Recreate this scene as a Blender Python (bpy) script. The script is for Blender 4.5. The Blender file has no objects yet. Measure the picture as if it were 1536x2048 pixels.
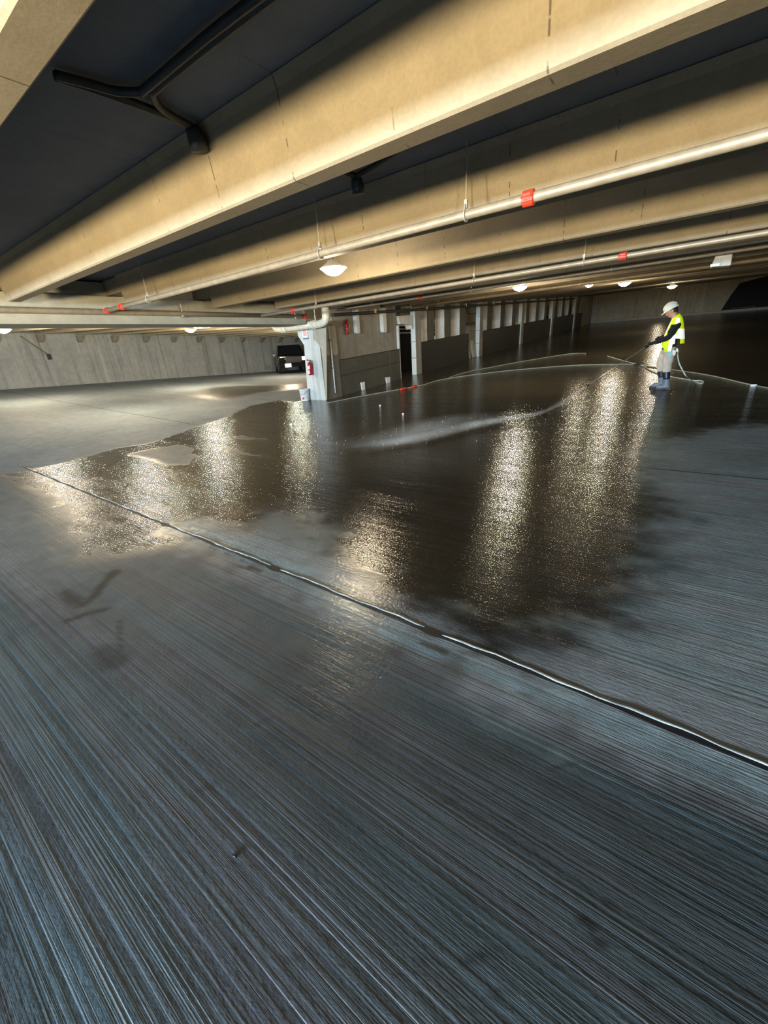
import bpy, bmesh, math, random
import numpy as np
from mathutils import Vector, Matrix, noise as mnoise
random.seed(7)
D = bpy.data
COL = bpy.context.scene.collection
PI = math.pi

# ------------------------------------------------------------------ camera frame
F = 799.0
CX, CY = 768.0, 1024.0
HC = 1.5
def _dir(x, y):
    return Vector((x - CX, -(y - CY), -F)).normalized()
AX = -_dir(-390, 775)
BX = _dir(1400, 650)
BX = (BX - AX * AX.dot(BX)).normalized()
UX = AX.cross(BX)
def ray(x, y):
    r = _dir(x, y)
    return Vector((r.dot(AX), r.dot(BX), r.dot(UX)))
EYE = Vector((0, 0, HC))
def on_y(x, y, v):
    r = ray(x, y); return EYE + r * (v / r.y)
def on_x(x, y, u):
    r = ray(x, y); return EYE + r * (u / r.x)
def on_z(x, y, z):
    r = ray(x, y); return EYE + r * ((z - HC) / r.z)

# ------------------------------------------------------------------ levels of the deck
def zr(v):                       # right bay: level, then a ramp rising away
    k = 1.2
    t = (v - 8.0) / k
    return 0.0575 * k * (math.log1p(math.exp(-abs(t))) + max(t, 0))
def zl(u, v):                    # left bay: warped slab that rises towards the far wall
    t = min(max((-10.0 - u) / 17.0, 0), 1.15)
    vv = min(max(v, -2), 26)
    return t * (0.95 - 0.030 * vv)
def zfloor(u, v):
    a = min(max((-10.0 - u) / 0.3, 0), 1)
    return zr(v) * (1 - a) + (zl(u, v) + 0.02 * (1 - min(max((-10 - u) / 4, 0), 1))) * a
def on_floor(x, y, dz=0.0):
    z = 0.0
    for _ in range(30):
        p = on_z(x, y, min(z + dz, HC - 0.02))
        z = 0.5 * z + 0.5 * zfloor(p.x, p.y)
    p.z = zfloor(p.x, p.y) + dz
    return p

# ------------------------------------------------------------------ materials
class NT:
    def __init__(s, name):
        s.m = D.materials.new(name); s.m.use_nodes = True
        s.t = s.m.node_tree; s.t.nodes.clear()
        s.out = s.t.nodes.new('ShaderNodeOutputMaterial')
    def n(s, typ, **kw):
        nd = s.t.nodes.new(typ)
        for k, v in kw.items():
            if k.startswith('i_'):
                key = k[2:]
                key = int(key) if key.isdigit() else key.replace('_', ' ')
                nd.inputs[key].default_value = v
            else: setattr(nd, k, v)
        return nd
    def l(s, a, b): s.t.links.new(a, b)
    def val(s, x, inp):
        if hasattr(x, 'is_output'): s.l(x, inp)
        else: inp.default_value = x
    def math(s, op, a, b=0.0, c=0.0, clamp=False):
        nd = s.n('ShaderNodeMath', operation=op, use_clamp=clamp)
        s.val(a, nd.inputs[0]); s.val(b, nd.inputs[1]); s.val(c, nd.inputs[2])
        return nd.outputs[0]
    def mix(s, f, a, b, mode='MIX'):
        nd = s.n('ShaderNodeMix', data_type='RGBA', blend_type=mode)
        s.val(f, nd.inputs[0]); s.val(a, nd.inputs[6]); s.val(b, nd.inputs[7])
        return nd.outputs[2]
    def noise(s, vec, scale, detail=4, rough=0.55):
        nd = s.n('ShaderNodeTexNoise'); s.l(vec, nd.inputs['Vector'])
        nd.inputs['Scale'].default_value = scale; nd.inputs['Detail'].default_value = detail
        nd.inputs['Roughness'].default_value = rough
        return nd.outputs['Fac']
    def ramp(s, f, lo, hi, a=0.0, b=1.0):
        nd = s.n('ShaderNodeMapRange', interpolation_type='SMOOTHSTEP')
        s.val(f, nd.inputs[0]); nd.inputs[1].default_value = lo; nd.inputs[2].default_value = hi
        nd.inputs[3].default_value = a; nd.inputs[4].default_value = b
        return nd.outputs[0]
    def scaled(s, vec, sc):
        nd = s.n('ShaderNodeVectorMath', operation='MULTIPLY'); s.l(vec, nd.inputs[0]); nd.inputs[1].default_value = sc
        return nd.outputs[0]
def c4(c): return (c[0], c[1], c[2], 1.0)

def plain(name, col, rough=0.5, metal=0.0, var=0.12, emit=0.0, ecol=None, scale=12.0):
    T = NT(name)
    p = T.n('ShaderNodeBsdfPrincipled')
    tc = T.n('ShaderNodeTexCoord').outputs['Object']
    f = T.noise(tc, scale, 3)
    T.l(T.mix(T.ramp(f, 0.3, 0.7), c4([x * (1 - var) for x in col]), c4([min(x * (1 + var), 1) for x in col])), p.inputs['Base Color'])
    p.inputs['Roughness'].default_value = rough; p.inputs['Metallic'].default_value = metal
    if emit:
        p.inputs['Emission Color'].default_value = c4(ecol or col); p.inputs['Emission Strength'].default_value = emit
    T.l(p.outputs[0], T.out.inputs[0])
    return T.m

def concrete(name, col, dark, rough=0.8, streak=0.0, seams=0.0, bump=0.15, spots=0.0, lines=0.0):
    T = NT(name)
    p = T.n('ShaderNodeBsdfPrincipled')
    pos = T.n('ShaderNodeNewGeometry').outputs['Position']
    big = T.noise(pos, 0.9, 4); mid = T.noise(pos, 5.0, 6, 0.65); fine = T.noise(pos, 55.0, 3)
    f = T.math('ADD', T.math('MULTIPLY', big, 0.5), T.math('MULTIPLY', mid, 0.5))
    c = T.mix(T.ramp(f, 0.36, 0.64), c4(dark), c4(col))
    c = T.mix(T.ramp(fine, 0.35, 0.65, 0.0, 0.18), c, c4([x * 0.6 for x in dark]))
    if streak:
        st = T.noise(T.scaled(pos, (1.0, 1.0, 0.04)), 3.2, 5, 0.7)
        c = T.mix(T.ramp(st, 0.5, 0.66, 0.0, streak), c, c4([x * 0.35 for x in dark]))
        st2 = T.noise(T.scaled(pos, (1.0, 1.0, 0.03)), 5.3, 4, 0.7)
        c = T.mix(T.ramp(st2, 0.55, 0.7, 0.0, streak * 0.7), c, c4([min(1, x * 1.7) for x in col]))
    sep = T.n('ShaderNodeSeparateXYZ'); T.l(pos, sep.inputs[0])
    if seams:
        fr = T.math('FRACT', T.math('DIVIDE', T.math('ADD', sep.outputs[0], 101.29), 0.765))
        d = T.math('ABSOLUTE', T.math('SUBTRACT', fr, 0.5))
        wob = T.noise(T.scaled(pos, (3, 3, 16)), 1.0, 2)
        ln = T.math('MULTIPLY', T.ramp(d, 0.008, 0.004), T.ramp(wob, 0.5, 0.56))
        which = T.noise(T.scaled(pos, (1.3, 0.7, 0.2)), 1.0, 1)
        ln = T.math('MULTIPLY', ln, T.ramp(which, 0.4, 0.5))
        c = T.mix(T.math('MULTIPLY', ln, seams), c, (0.035, 0.025, 0.015, 1))
    if spots:
        vo = T.n('ShaderNodeTexVoronoi'); T.l(T.scaled(pos, (1, 1, 0.6)), vo.inputs['Vector']); vo.inputs['Scale'].default_value = 7.0
        sp = T.math('MULTIPLY', T.ramp(vo.outputs['Distance'], 0.10, 0.05), T.ramp(mid, 0.5, 0.6))
        c = T.mix(T.math('MULTIPLY', sp, spots), c, c4([x * 0.5 for x in dark]))
    if lines:
        fr = T.math('FRACT', T.math('DIVIDE', T.math('ADD', sep.outputs[1], 100.6), 3.05))
        ln = T.ramp(T.math('ABSOLUTE', T.math('SUBTRACT', fr, 0.5)), 0.008, 0.003)
        c = T.mix(T.math('MULTIPLY', ln, lines), c, c4([x * 0.25 for x in dark]))
    T.l(c, p.inputs['Base Color'])
    p.inputs['Roughness'].default_value = rough
    if bump:
        b = T.n('ShaderNodeBump'); b.inputs['Strength'].default_value = bump; b.inputs['Distance'].default_value = 0.01
        T.l(T.math('ADD', mid, T.math('MULTIPLY', fine, 0.5)), b.inputs['Height']); T.l(b.outputs[0], p.inputs['Normal'])
    T.l(p.outputs[0], T.out.inputs[0])
    return T.m

M = {}
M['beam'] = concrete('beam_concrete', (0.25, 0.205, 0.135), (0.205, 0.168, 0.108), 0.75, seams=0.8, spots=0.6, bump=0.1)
M['beam_left_lit'] = concrete('lit_left_beam_concrete', (0.56, 0.47, 0.31), (0.47, 0.39, 0.255), 0.75, seams=0.6, bump=0.1)  # lamp light on the left beams put into a paler concrete
M['slab'] = concrete('slab_concrete', (0.13, 0.158, 0.20), (0.105, 0.128, 0.165), 0.85, seams=0.5, bump=0.1)
M['girder'] = concrete('girder_concrete', (0.42, 0.40, 0.32), (0.34, 0.32, 0.25), 0.8, bump=0.1)
M['wall_left'] = concrete('left_wall_concrete', (0.46, 0.455, 0.405), (0.35, 0.345, 0.305), 0.85, streak=0.4, lines=0.5)
M['wall_brown'] = concrete('brown_wall_concrete', (0.33, 0.29, 0.22), (0.25, 0.215, 0.16), 0.8, streak=0.3)
M['wall_wet'] = concrete('wet_wall_concrete', (0.085, 0.08, 0.062), (0.06, 0.056, 0.042), 0.45, streak=0.25)
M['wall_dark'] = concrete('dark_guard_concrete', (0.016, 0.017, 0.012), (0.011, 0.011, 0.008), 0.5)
M['wall_end'] = concrete('end_wall_concrete', (0.36, 0.31, 0.215), (0.27, 0.23, 0.16), 0.85, streak=0.35)
M['column'] = concrete('column_concrete', (0.66, 0.68, 0.64), (0.54, 0.56, 0.53), 0.7, streak=0.3)
M['column_wet'] = concrete('column_wet_concrete', (0.16, 0.155, 0.125), (0.11, 0.108, 0.085), 0.45, streak=0.2)
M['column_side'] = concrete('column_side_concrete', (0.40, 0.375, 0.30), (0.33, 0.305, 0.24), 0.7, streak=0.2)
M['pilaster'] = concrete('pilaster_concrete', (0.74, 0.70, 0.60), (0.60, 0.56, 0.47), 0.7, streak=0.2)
M['side'] = concrete('shaded_side_concrete', (0.16, 0.135, 0.095), (0.11, 0.093, 0.065), 0.8, streak=0.3)  # shade on the pilaster sides put into this darker concrete
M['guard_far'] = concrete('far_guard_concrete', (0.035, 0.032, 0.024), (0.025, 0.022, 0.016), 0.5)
M['dark'] = plain('dark_opening', (0.006, 0.006, 0.006), 0.9)  # near-black that stands for unlit depth
M['galv'] = plain('galvanised_steel', (0.27, 0.22, 0.15), 0.45, 0.2)
M['rod'] = plain('hanger_rod_steel', (0.5, 0.46, 0.38), 0.45, 0.6)
M['red'] = plain('red_coupling_paint', (0.50, 0.045, 0.02), 0.4)
M['red_ext'] = plain('extinguisher_red', (0.42, 0.012, 0.02), 0.25)
M['white'] = plain('white_plastic', (0.80, 0.80, 0.78), 0.45)
M['pvc'] = plain('cream_drain_pipe', (0.72, 0.66, 0.50), 0.4)
M['conduit'] = plain('grey_conduit', (0.035, 0.04, 0.045), 0.5, 0.3)
M['hose'] = plain('pale_green_hose', (0.50, 0.56, 0.47), 0.45, emit=0.02)  # slight glow added to the hose colour
M['hose_dim'] = plain('olive_hose', (0.30, 0.30, 0.22), 0.4)
M['black'] = plain('black_plastic', (0.012, 0.012, 0.013), 0.4)
M['steel'] = plain('lance_steel', (0.35, 0.32, 0.26), 0.3, 0.8)
M['fix_white'] = plain('lamp_housing', (0.75, 0.72, 0.62), 0.5, emit=0.25, ecol=(1, 0.8, 0.5))
M['box_grey'] = plain('grey_box_paint', (0.55, 0.53, 0.47), 0.5)
M['sign_red'] = plain('sign_red', (0.65, 0.10, 0.07), 0.5)
M['sign_blue'] = plain('sign_blue', (0.10, 0.16, 0.25), 0.5)
M['sealant'] = plain('joint_sealant', (0.34, 0.36, 0.36), 0.35, var=0.5, scale=7)  # pale tone carries the bright highlight along the joint
M['gap'] = plain('joint_gap', (0.008, 0.008, 0.008), 0.6)
M['skin'] = plain('skin', (0.52, 0.24, 0.13), 0.5, emit=0.04)  # skin, trousers, boots, helmet, cloth and pouch carry an added faint glow
M['hair'] = plain('dark_hair', (0.012, 0.009, 0.007), 0.7)
M['eye'] = plain('eye_white', (0.7, 0.68, 0.62), 0.3)
M['sweater'] = plain('black_sweater', (0.006, 0.006, 0.008), 0.9)
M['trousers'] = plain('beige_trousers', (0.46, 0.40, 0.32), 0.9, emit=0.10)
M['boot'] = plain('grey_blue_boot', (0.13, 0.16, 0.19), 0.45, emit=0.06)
M['boot_dark'] = plain('navy_boot', (0.012, 0.018, 0.028), 0.4)
M['sole'] = plain('boot_sole', (0.02, 0.015, 0.012), 0.6)
M['vest'] = plain('hi_vis_yellow', (0.55, 0.72, 0.01), 0.6, var=0.04, emit=0.55, ecol=(0.50, 0.70, 0.0))  # glow stands in for light thrown back by the vest
M['reflective'] = plain('retroreflective_tape', (0.85, 0.86, 0.80), 0.4, var=0.03, emit=0.6, ecol=(0.95, 0.95, 0.85))  # self-lit in place of light returned by the tape
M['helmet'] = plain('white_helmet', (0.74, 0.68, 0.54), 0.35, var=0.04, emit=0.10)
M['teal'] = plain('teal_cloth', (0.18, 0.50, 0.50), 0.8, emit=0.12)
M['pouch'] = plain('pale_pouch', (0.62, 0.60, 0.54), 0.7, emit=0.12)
M['car_black'] = plain('black_car_paint', (0.006, 0.006, 0.007), 0.15)
M['car_glass'] = plain('dark_car_glass', (0.01, 0.012, 0.014), 0.05)
M['chrome'] = plain('chrome', (0.8, 0.78, 0.72), 0.12, 1.0)
M['headlamp'] = plain('headlamp_lens', (0.8, 0.78, 0.7), 0.1, emit=0.9, ecol=(1, 0.95, 0.8))
M['plate'] = plain('white_plate', (0.8, 0.8, 0.8), 0.5, emit=0.4)  # plate, chips, droplets and bright panel get an added glow
M['tyre'] = plain('tyre_rubber', (0.012, 0.012, 0.012), 0.8)
M['board'] = plain('pale_board', (0.45, 0.40, 0.30), 0.8)
M['tape_yellow'] = plain('yellow_strap', (0.55, 0.36, 0.05), 0.7)
M['lit_strip_curb'] = concrete('lit_strip_concrete', (0.30, 0.27, 0.20), (0.22, 0.20, 0.15), 0.6)

def emissive(name, col, strength):
    T = NT(name)
    e = T.n('ShaderNodeEmission'); e.inputs[0].default_value = c4(col); e.inputs[1].default_value = strength
    T.l(e.outputs[0], T.out.inputs[0]); return T.m
M['lens'] = emissive('lamp_lens', (1.0, 0.78, 0.45), 60.0)
M['lens_far'] = emissive('lamp_lens_far', (1.0, 0.80, 0.50), 60.0)

# ------------------------------------------------------------------ mesh helpers
class MB:
    def __init__(s): s.v = []; s.f = []; s.mi = []
    def add(s, vs, fs, mi=0):
        o = len(s.v); s.v += [tuple(p) for p in vs]
        for f in fs: s.f.append([o + i for i in f]); s.mi.append(mi)
    def box(s, lo, hi, mi=0, mat=None):
        x0, y0, z0 = lo; x1, y1, z1 = hi
        vs = [Vector(p) for p in ((x0,y0,z0),(x1,y0,z0),(x1,y1,z0),(x0,y1,z0),(x0,y0,z1),(x1,y0,z1),(x1,y1,z1),(x0,y1,z1))]
        if mat: vs = [mat @ p for p in vs]
        s.add(vs, [(3,2,1,0),(4,5,6,7),(0,1,5,4),(1,2,6,5),(2,3,7,6),(3,0,4,7)], mi)
    def hexa(s, vs, mi=0):
        s.add(vs, [(3,2,1,0),(4,5,6,7),(0,1,5,4),(1,2,6,5),(2,3,7,6),(3,0,4,7)], mi)
    def prism(s, prof, a, b, mi=0):      # prof: list of points at a, list at b
        n = len(prof)
        va = [a(p) for p in prof]; vb = [b(p) for p in prof]
        fs = [(i, (i+1) % n, n + (i+1) % n, n + i) for i in range(n)]
        fs += [tuple(reversed(range(n))), tuple(range(n, 2*n))]
        s.add(va + vb, fs, mi)
    def tube(s, pts, r, n=12, caps=True, mi=0, flat=1.0):
        pts = [Vector(p) for p in pts]; m = len(pts)
        rs = r if isinstance(r, (list, tuple)) else [r] * m
        up = None; rings = []
        for i in range(m):
            t = (pts[min(i+1, m-1)] - pts[max(i-1, 0)]).normalized()
            if up is None:
                up = Vector((0, 0, 1)) if abs(t.z) < 0.9 else Vector((1, 0, 0))
            up = (up - t * up.dot(t)).normalized(); sd = t.cross(up)
            rings.append([pts[i] + (sd * math.cos(2*PI*k/n) + up * math.sin(2*PI*k/n) * flat) * rs[i] for k in range(n)])
        vs = [p for rg in rings for p in rg]; fs = []
        for i in range(m-1):
            for k in range(n):
                fs.append((i*n+k, i*n+(k+1) % n, (i+1)*n+(k+1) % n, (i+1)*n+k))
        if caps: fs += [tuple(reversed(range(n))), tuple(range((m-1)*n, m*n))]
        s.add(vs, fs, mi)
    def rings(s, rings, caps=True, mi=0, skip=None, mfun=None):
        n = len(rings[0]); o = len(s.v)
        s.v += [tuple(p) for rg in rings for p in rg]
        for i in range(len(rings)-1):
            for k in range(n):
                if skip and skip(i, k): continue
                s.f.append([o+i*n+k, o+i*n+(k+1) % n, o+(i+1)*n+(k+1) % n, o+(i+1)*n+k]); s.mi.append(mfun(i, k) if mfun else mi)
        if caps:
            s.f.append([o+k for k in reversed(range(n))]); s.mi.append(mi)
            s.f.append([o+(len(rings)-1)*n+k for k in range(n)]); s.mi.append(mi)
    def lathe(s, prof, c, n=24, mi=0, caps=True):
        c = Vector(c)
        s.rings([[c + Vector((r*math.cos(2*PI*k/n), r*math.sin(2*PI*k/n), z)) for k in range(n)] for r, z in prof], caps, mi)
    def ball(s, c, rad, n=16, m=10, mi=0, mat=None):
        c = Vector(c); rad = Vector(rad) if not isinstance(rad, (int, float)) else Vector((rad,)*3)
        rg = []
        for i in range(m+1):
            th = PI * (0.02 + 0.96 * i / m)
            ring = []
            for k in range(n):
                p = Vector((rad.x*math.sin(th)*math.cos(2*PI*k/n), rad.y*math.sin(th)*math.sin(2*PI*k/n), -rad.z*math.cos(th)))
                if mat: p = mat @ p
                ring.append(c + p)
            rg.append(ring)
        s.rings(rg, True, mi)
    def build(s, name, mats, parent=None, smooth=False, origin=True, bevel=0.0, auto=None):
        me = D.meshes.new(name)
        vs = [Vector(p) for p in s.v]
        base = Vector((0, 0, 0))
        if parent is not None and parent.type == 'EMPTY' or parent is not None:
            base = parent_world(parent)
        elif origin:
            xs = [p.x for p in vs]; ys = [p.y for p in vs]; zs = [p.z for p in vs]
            base = Vector(((min(xs)+max(xs))/2, (min(ys)+max(ys))/2, min(zs)))
        me.from_pydata([tuple(p - base) for p in vs], [], s.f)
        if not isinstance(mats, (list, tuple)): mats = [mats]
        for m in mats: me.materials.append(m)
        me.polygons.foreach_set('material_index', s.mi)
        if smooth: me.polygons.foreach_set('use_smooth', [True]*len(me.polygons))
        me.update()
        o = D.objects.new(name, me); COL.objects.link(o)
        bm = bmesh.new(); bm.from_mesh(me); bmesh.ops.recalc_face_normals(bm, faces=bm.faces); bm.to_mesh(me); bm.free()
        if parent is not None:
            o.parent = parent
        else:
            o.location = base
        if bevel:
            b = o.modifiers.new('bevel', 'BEVEL'); b.width = bevel; b.segments = 2; b.limit_method = 'ANGLE'; b.angle_limit = 0.6
        return o
def parent_world(o):
    p = Vector(o.location)
    while o.parent is not None:
        o = o.parent; p += Vector(o.location)
    return p
def tag(o, label, cat, group=None, kind=None):
    o['label'] = label; o['category'] = cat
    if group: o['group'] = group
    if kind: o['kind'] = kind
    return o
def struct(o): o['kind'] = 'structure'; return o
def thing(name, label, cat, loc, group=None):
    o = D.objects.new(name, None); COL.objects.link(o); o.location = loc; o.empty_display_size = 0.2
    return tag(o, label, cat, group)
def copy_tree(o, parent=None):
    c = o.copy(); COL.objects.link(c)
    if parent is not None: c.parent = parent
    for ch in list(o.children): copy_tree(ch, c)
    return c
def spline(pts, n=10):
    pts = [Vector(p) for p in pts]; out = []
    for i in range(len(pts)-1):
        p0 = pts[max(i-1, 0)]; p1 = pts[i]; p2 = pts[i+1]; p3 = pts[min(i+2, len(pts)-1)]
        for k in range(n):
            t = k / n
            out.append(0.5*((2*p1)+(p2-p0)*t+(2*p0-5*p1+4*p2-p3)*t*t+(3*p1-p0-3*p2+p3)*t**3))
    out.append(pts[-1]); return out

ORD = ['zeroth','first','second','third','fourth','fifth','sixth','seventh','eighth','ninth','tenth','eleventh','twelfth','thirteenth','fourteenth','fifteenth','sixteenth','seventeenth','eighteenth','nineteenth','twentieth','twenty-first','twenty-second','twenty-third','twenty-fourth','twenty-fifth','twenty-sixth','twenty-seventh','twenty-eighth','twenty-ninth','thirtieth']

# ------------------------------------------------------------------ floor
rng = np.random.default_rng(3)
_lat = rng.random((256, 256))
def vnoise(x, y):
    xi = np.floor(x).astype(int); yi = np.floor(y).astype(int); fx = x - xi; fy = y - yi
    fx = fx*fx*(3-2*fx); fy = fy*fy*(3-2*fy)
    g = lambda a, b: _lat[a % 256, b % 256]
    return (g(xi,yi)*(1-fx)+g(xi+1,yi)*fx)*(1-fy) + (g(xi,yi+1)*(1-fx)+g(xi+1,yi+1)*fx)*fy
def fbm(x, y, o=4):
    s = 0; a = 0.5; t = 0
    for k in range(o):
        s = s + a*vnoise(x*2**k+17*k, y*2**k+31*k); t += a; a *= 0.55
    return s/t
def sdist(X, Y, poly):
    inside = np.zeros(X.shape, bool); d = np.full(X.shape, 1e9); n = len(poly)
    for i in range(n):
        (x0, y0), (x1, y1) = poly[i], poly[(i+1) % n]
        ex, ey = x1-x0, y1-y0
        t = np.clip(((X-x0)*ex+(Y-y0)*ey)/(ex*ex+ey*ey+1e-12), 0, 1)
        d = np.minimum(d, np.hypot(X-x0-t*ex, Y-y0-t*ey))
        c = ((y0 > Y) != (y1 > Y)) & (X < (x1-x0)*(Y-y0)/((y1-y0) if abs(y1-y0) > 1e-12 else 1e-12)+x0)
        inside ^= c
    return np.where(inside, d, -d)
def fpoly(pts): return [(lambda p: (p.x, p.y))(on_floor(*q)) for q in pts]
def arng(*segs):
    out = []
    for a, b, st in segs: out += list(np.arange(a, b - 1e-6, st))
    out.append(segs[-1][1]); return np.array(out)
US = arng((-31, -15, 0.4), (-15, -10, 0.12), (-10, -6, 0.05), (-6, 2.6, 0.025), (2.6, 13, 0.25))
VS = arng((-5, 0, 0.25), (0, 3.4, 0.025), (3.4, 8, 0.05), (8, 15, 0.12), (15, 52, 0.5))
X, Y = np.meshgrid(US, VS)
zf = np.vectorize(zfloor)
Z = zf(X, Y)
# distortion of the region borders
nx = (fbm(X*1.1, Y*1.6)-0.5); ny = (fbm(X*1.1+50, Y*1.6+9)-0.5)
DX = X + 1.1*nx; DY = Y + 0.75*ny
nf = fbm(X*7, Y*9, 4)
def region(poly, soft, warp=1.0, shift=0.0):
    d = sdist(X+(DX-X)*warp, Y+(DY-Y)*warp, poly) + shift + (nf-0.5)*soft*1.2
    t = np.clip(d/soft*0.5+0.5, 0, 1); return t*t*(3-2*t)
rgb = np.zeros(X.shape+(3,)); rough = np.zeros(X.shape); groove = np.zeros(X.shape)
def lay(m, col, r, g):
    global rgb, rough, groove
    rgb = rgb*(1-m[..., None]) + np.array(col)*m[..., None]
    rough = rough*(1-m) + r*m; groove = groove*(1-m) + g*m
one = np.ones(X.shape)
lay(one, (0.022, 0.018, 0.012), 0.085, 0.30)
# brown film further up the ramp
far = np.clip((Y-8.5)/4, 0, 1)
lay(far, (0.050, 0.041, 0.026), 0.17, 0.22)
FG = fpoly([(-400, 900), (-40, 935), (40, 972), (150, 1120), (300, 1095), (400, 1090), (870, 1297), (1536, 1590), (1800, 1710)]) + [(6, -5), (-9, -5)]
lay(region(FG, 0.22, 0.35), (0.080, 0.091, 0.097), 0.52, 0.8)
GLOSS = fpoly([(600, 1090), (820, 1090), (860, 1300), (800, 1480), (620, 1480), (560, 1300)])
g1 = region(GLOSS, 0.7, 0.6)*region(FG, 0.22, 0.35)*0.8; rough = rough*(1-g1) + 0.33*g1
DK = fpoly([(520, 1330), (1000, 1420), (1536, 1640), (2200, 1900), (2200, 2500), (640, 2300)])
lay(region(DK, 0.5, 0.5)*0.6, (0.036, 0.043, 0.046), 0.5, 0.75)
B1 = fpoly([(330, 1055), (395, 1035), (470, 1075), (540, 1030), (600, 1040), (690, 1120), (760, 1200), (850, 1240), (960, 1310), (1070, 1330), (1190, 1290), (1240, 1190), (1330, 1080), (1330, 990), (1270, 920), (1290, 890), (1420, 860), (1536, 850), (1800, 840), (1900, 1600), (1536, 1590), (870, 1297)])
lay(region(B1, 0.34, 0.5), (0.25, 0.275, 0.28), 0.24, 0.35)  # grey sheen on the deck painted as a paler tone
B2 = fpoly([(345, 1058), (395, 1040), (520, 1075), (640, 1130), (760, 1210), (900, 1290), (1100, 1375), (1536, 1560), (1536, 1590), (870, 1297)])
lay(region(B2, 0.22, 0.3)*0.8, (0.33, 0.37, 0.385), 0.30, 0.8)  # sheen band above the joint, also painted into the tone
MIST_TINT = fpoly([(-260, 965), (20, 950), (110, 985), (150, 1060), (130, 1120), (40, 1160), (-260, 1240)])
lay(region(MIST_TINT, 0.9, 0.6)*0.9, (0.20, 0.215, 0.22), 0.5, 0.15)  # pale misty haze painted into the floor colour
MIST_TINT2 = fpoly([(520, 1030), (600, 1010), (660, 1060), (640, 1100), (560, 1090)])
lay(region(MIST_TINT2, 0.4, 0.6)*0.6, (0.13, 0.135, 0.13), 0.45, 0.4)  # smaller patch of the same painted haze
RUST = fpoly([(430, 1015), (500, 1010), (505, 1060), (470, 1065)])
lay(region(RUST, 0.35, 0.4)*0.55, (0.10, 0.045, 0.012), 0.3, 0.3)
DRY = fpoly([(-300, 955), (0, 948), (60, 938), (130, 925), (230, 897), (300, 886), (400, 852), (450, 835), (500, 812), (560, 800), (605, 803)]) + [(-10.2, 9.9), (-10.2, 30), (-31, 30), (-31, -5), (-16, -5)]
lay(region(DRY, 0.10, 0.10), (0.265, 0.305, 0.335), 0.72, 0.25)
for pl, a in (([(380, 792), (420, 775), (470, 772), (560, 770), (600, 768), (600, 778), (520, 785), (450, 800)], 0.85),):
    lay(region(fpoly(pl), 0.5, 0.2)*a, (0.085, 0.078, 0.062), 0.24, 0.1)
for pl in ([(262, 910), (300, 898), (352, 890), (398, 912), (380, 928), (330, 930)], [(440, 893), (470, 897), (530, 915), (470, 905)], [(465, 872), (490, 872), (530, 880), (490, 880)]):
    lay(region(fpoly(pl), 0.10, 0.45), (0.165, 0.18, 0.19), 0.6, 0.1)
# blue-grey sheen at the near left, put into the floor colour
SH = fpoly([(-300, 1250), (150, 1330), (420, 1650), (620, 2048), (650, 2300)]) + [(-1.5, -1.5), (-6, -2)]
lay(region(SH, 0.7, 0.2)*0.75, (0.085, 0.098, 0.11), 0.46, 1.0)
# dark stains
def stain(pts, w, a, col=(0.012, 0.013, 0.014), rg_=None):
    P = fpoly(pts)
    d = np.full(X.shape, 1e9)
    for (x0, y0), (x1, y1) in zip(P[:-1], P[1:]):
        ex, ey = x1-x0, y1-y0
        t = np.clip(((X-x0)*ex+(Y-y0)*ey)/(ex*ex+ey*ey+1e-9), 0, 1)
        d = np.minimum(d, np.hypot(X-x0-t*ex, Y-y0-t*ey))
    d = d + (nf-0.5)*w*1.6
    m = np.clip(1.4-d/w, 0, 1)*a
    lay(m, col, 0.6 if pts[0][1] > 1100 and P[0][1] < 1.6 else 0.12, 0.4)
stain([(228, 1145), (205, 1170), (190, 1192)], 0.045, 0.9)
stain([(190, 1192), (165, 1210), (130, 1185)], 0.04, 0.7)
stain([(140, 1240), (175, 1228), (215, 1218)], 0.035, 0.8)
stain([(210, 1300), (240, 1318)], 0.07, 0.6); stain([(240, 1240), (241, 1300)], 0.018, 0.7)
stain([(1172, 1842), (1190, 1865), (1200, 1885)], 0.012, 0.9)
stain([(940, 1917), (1030, 1885)], 0.006, 0.7)
stain([(1425, 840), (1440, 842)], 0.2, 0.3)
stain([(1255, 838), (1275, 842), (1290, 842)], 0.08, 0.95)
stain([(1080, 930), (1180, 935), (1250, 950)], 0.10, 0.6)
stain([(1060, 1150), (1130, 1140), (1180, 1180)], 0.25, 0.35)
stain([(960, 1260), (1080, 1290), (1150, 1250)], 0.14, 0.5)
stain([(500, 1135), (520, 1142)], 0.03, 0.9); stain([(845, 1285), (890, 1303)], 0.022, 0.95)
for j in range(26):
    px = random.uniform(40, 1500); py = random.uniform(1350, 2000)
    stain([(px, py), (px+random.uniform(8, 40), py+random.uniform(-12, 12))], random.uniform(0.004, 0.012), random.uniform(0.25, 0.6))
G2 = fpoly([(660, 1000), (800, 1010), (815, 1180), (780, 1300), (730, 1460), (640, 1440), (620, 1300), (680, 1180)])
g2 = region(G2, 0.45, 0.4)*0.9; rough = rough*(1-g2) + 0.15*g2
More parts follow.
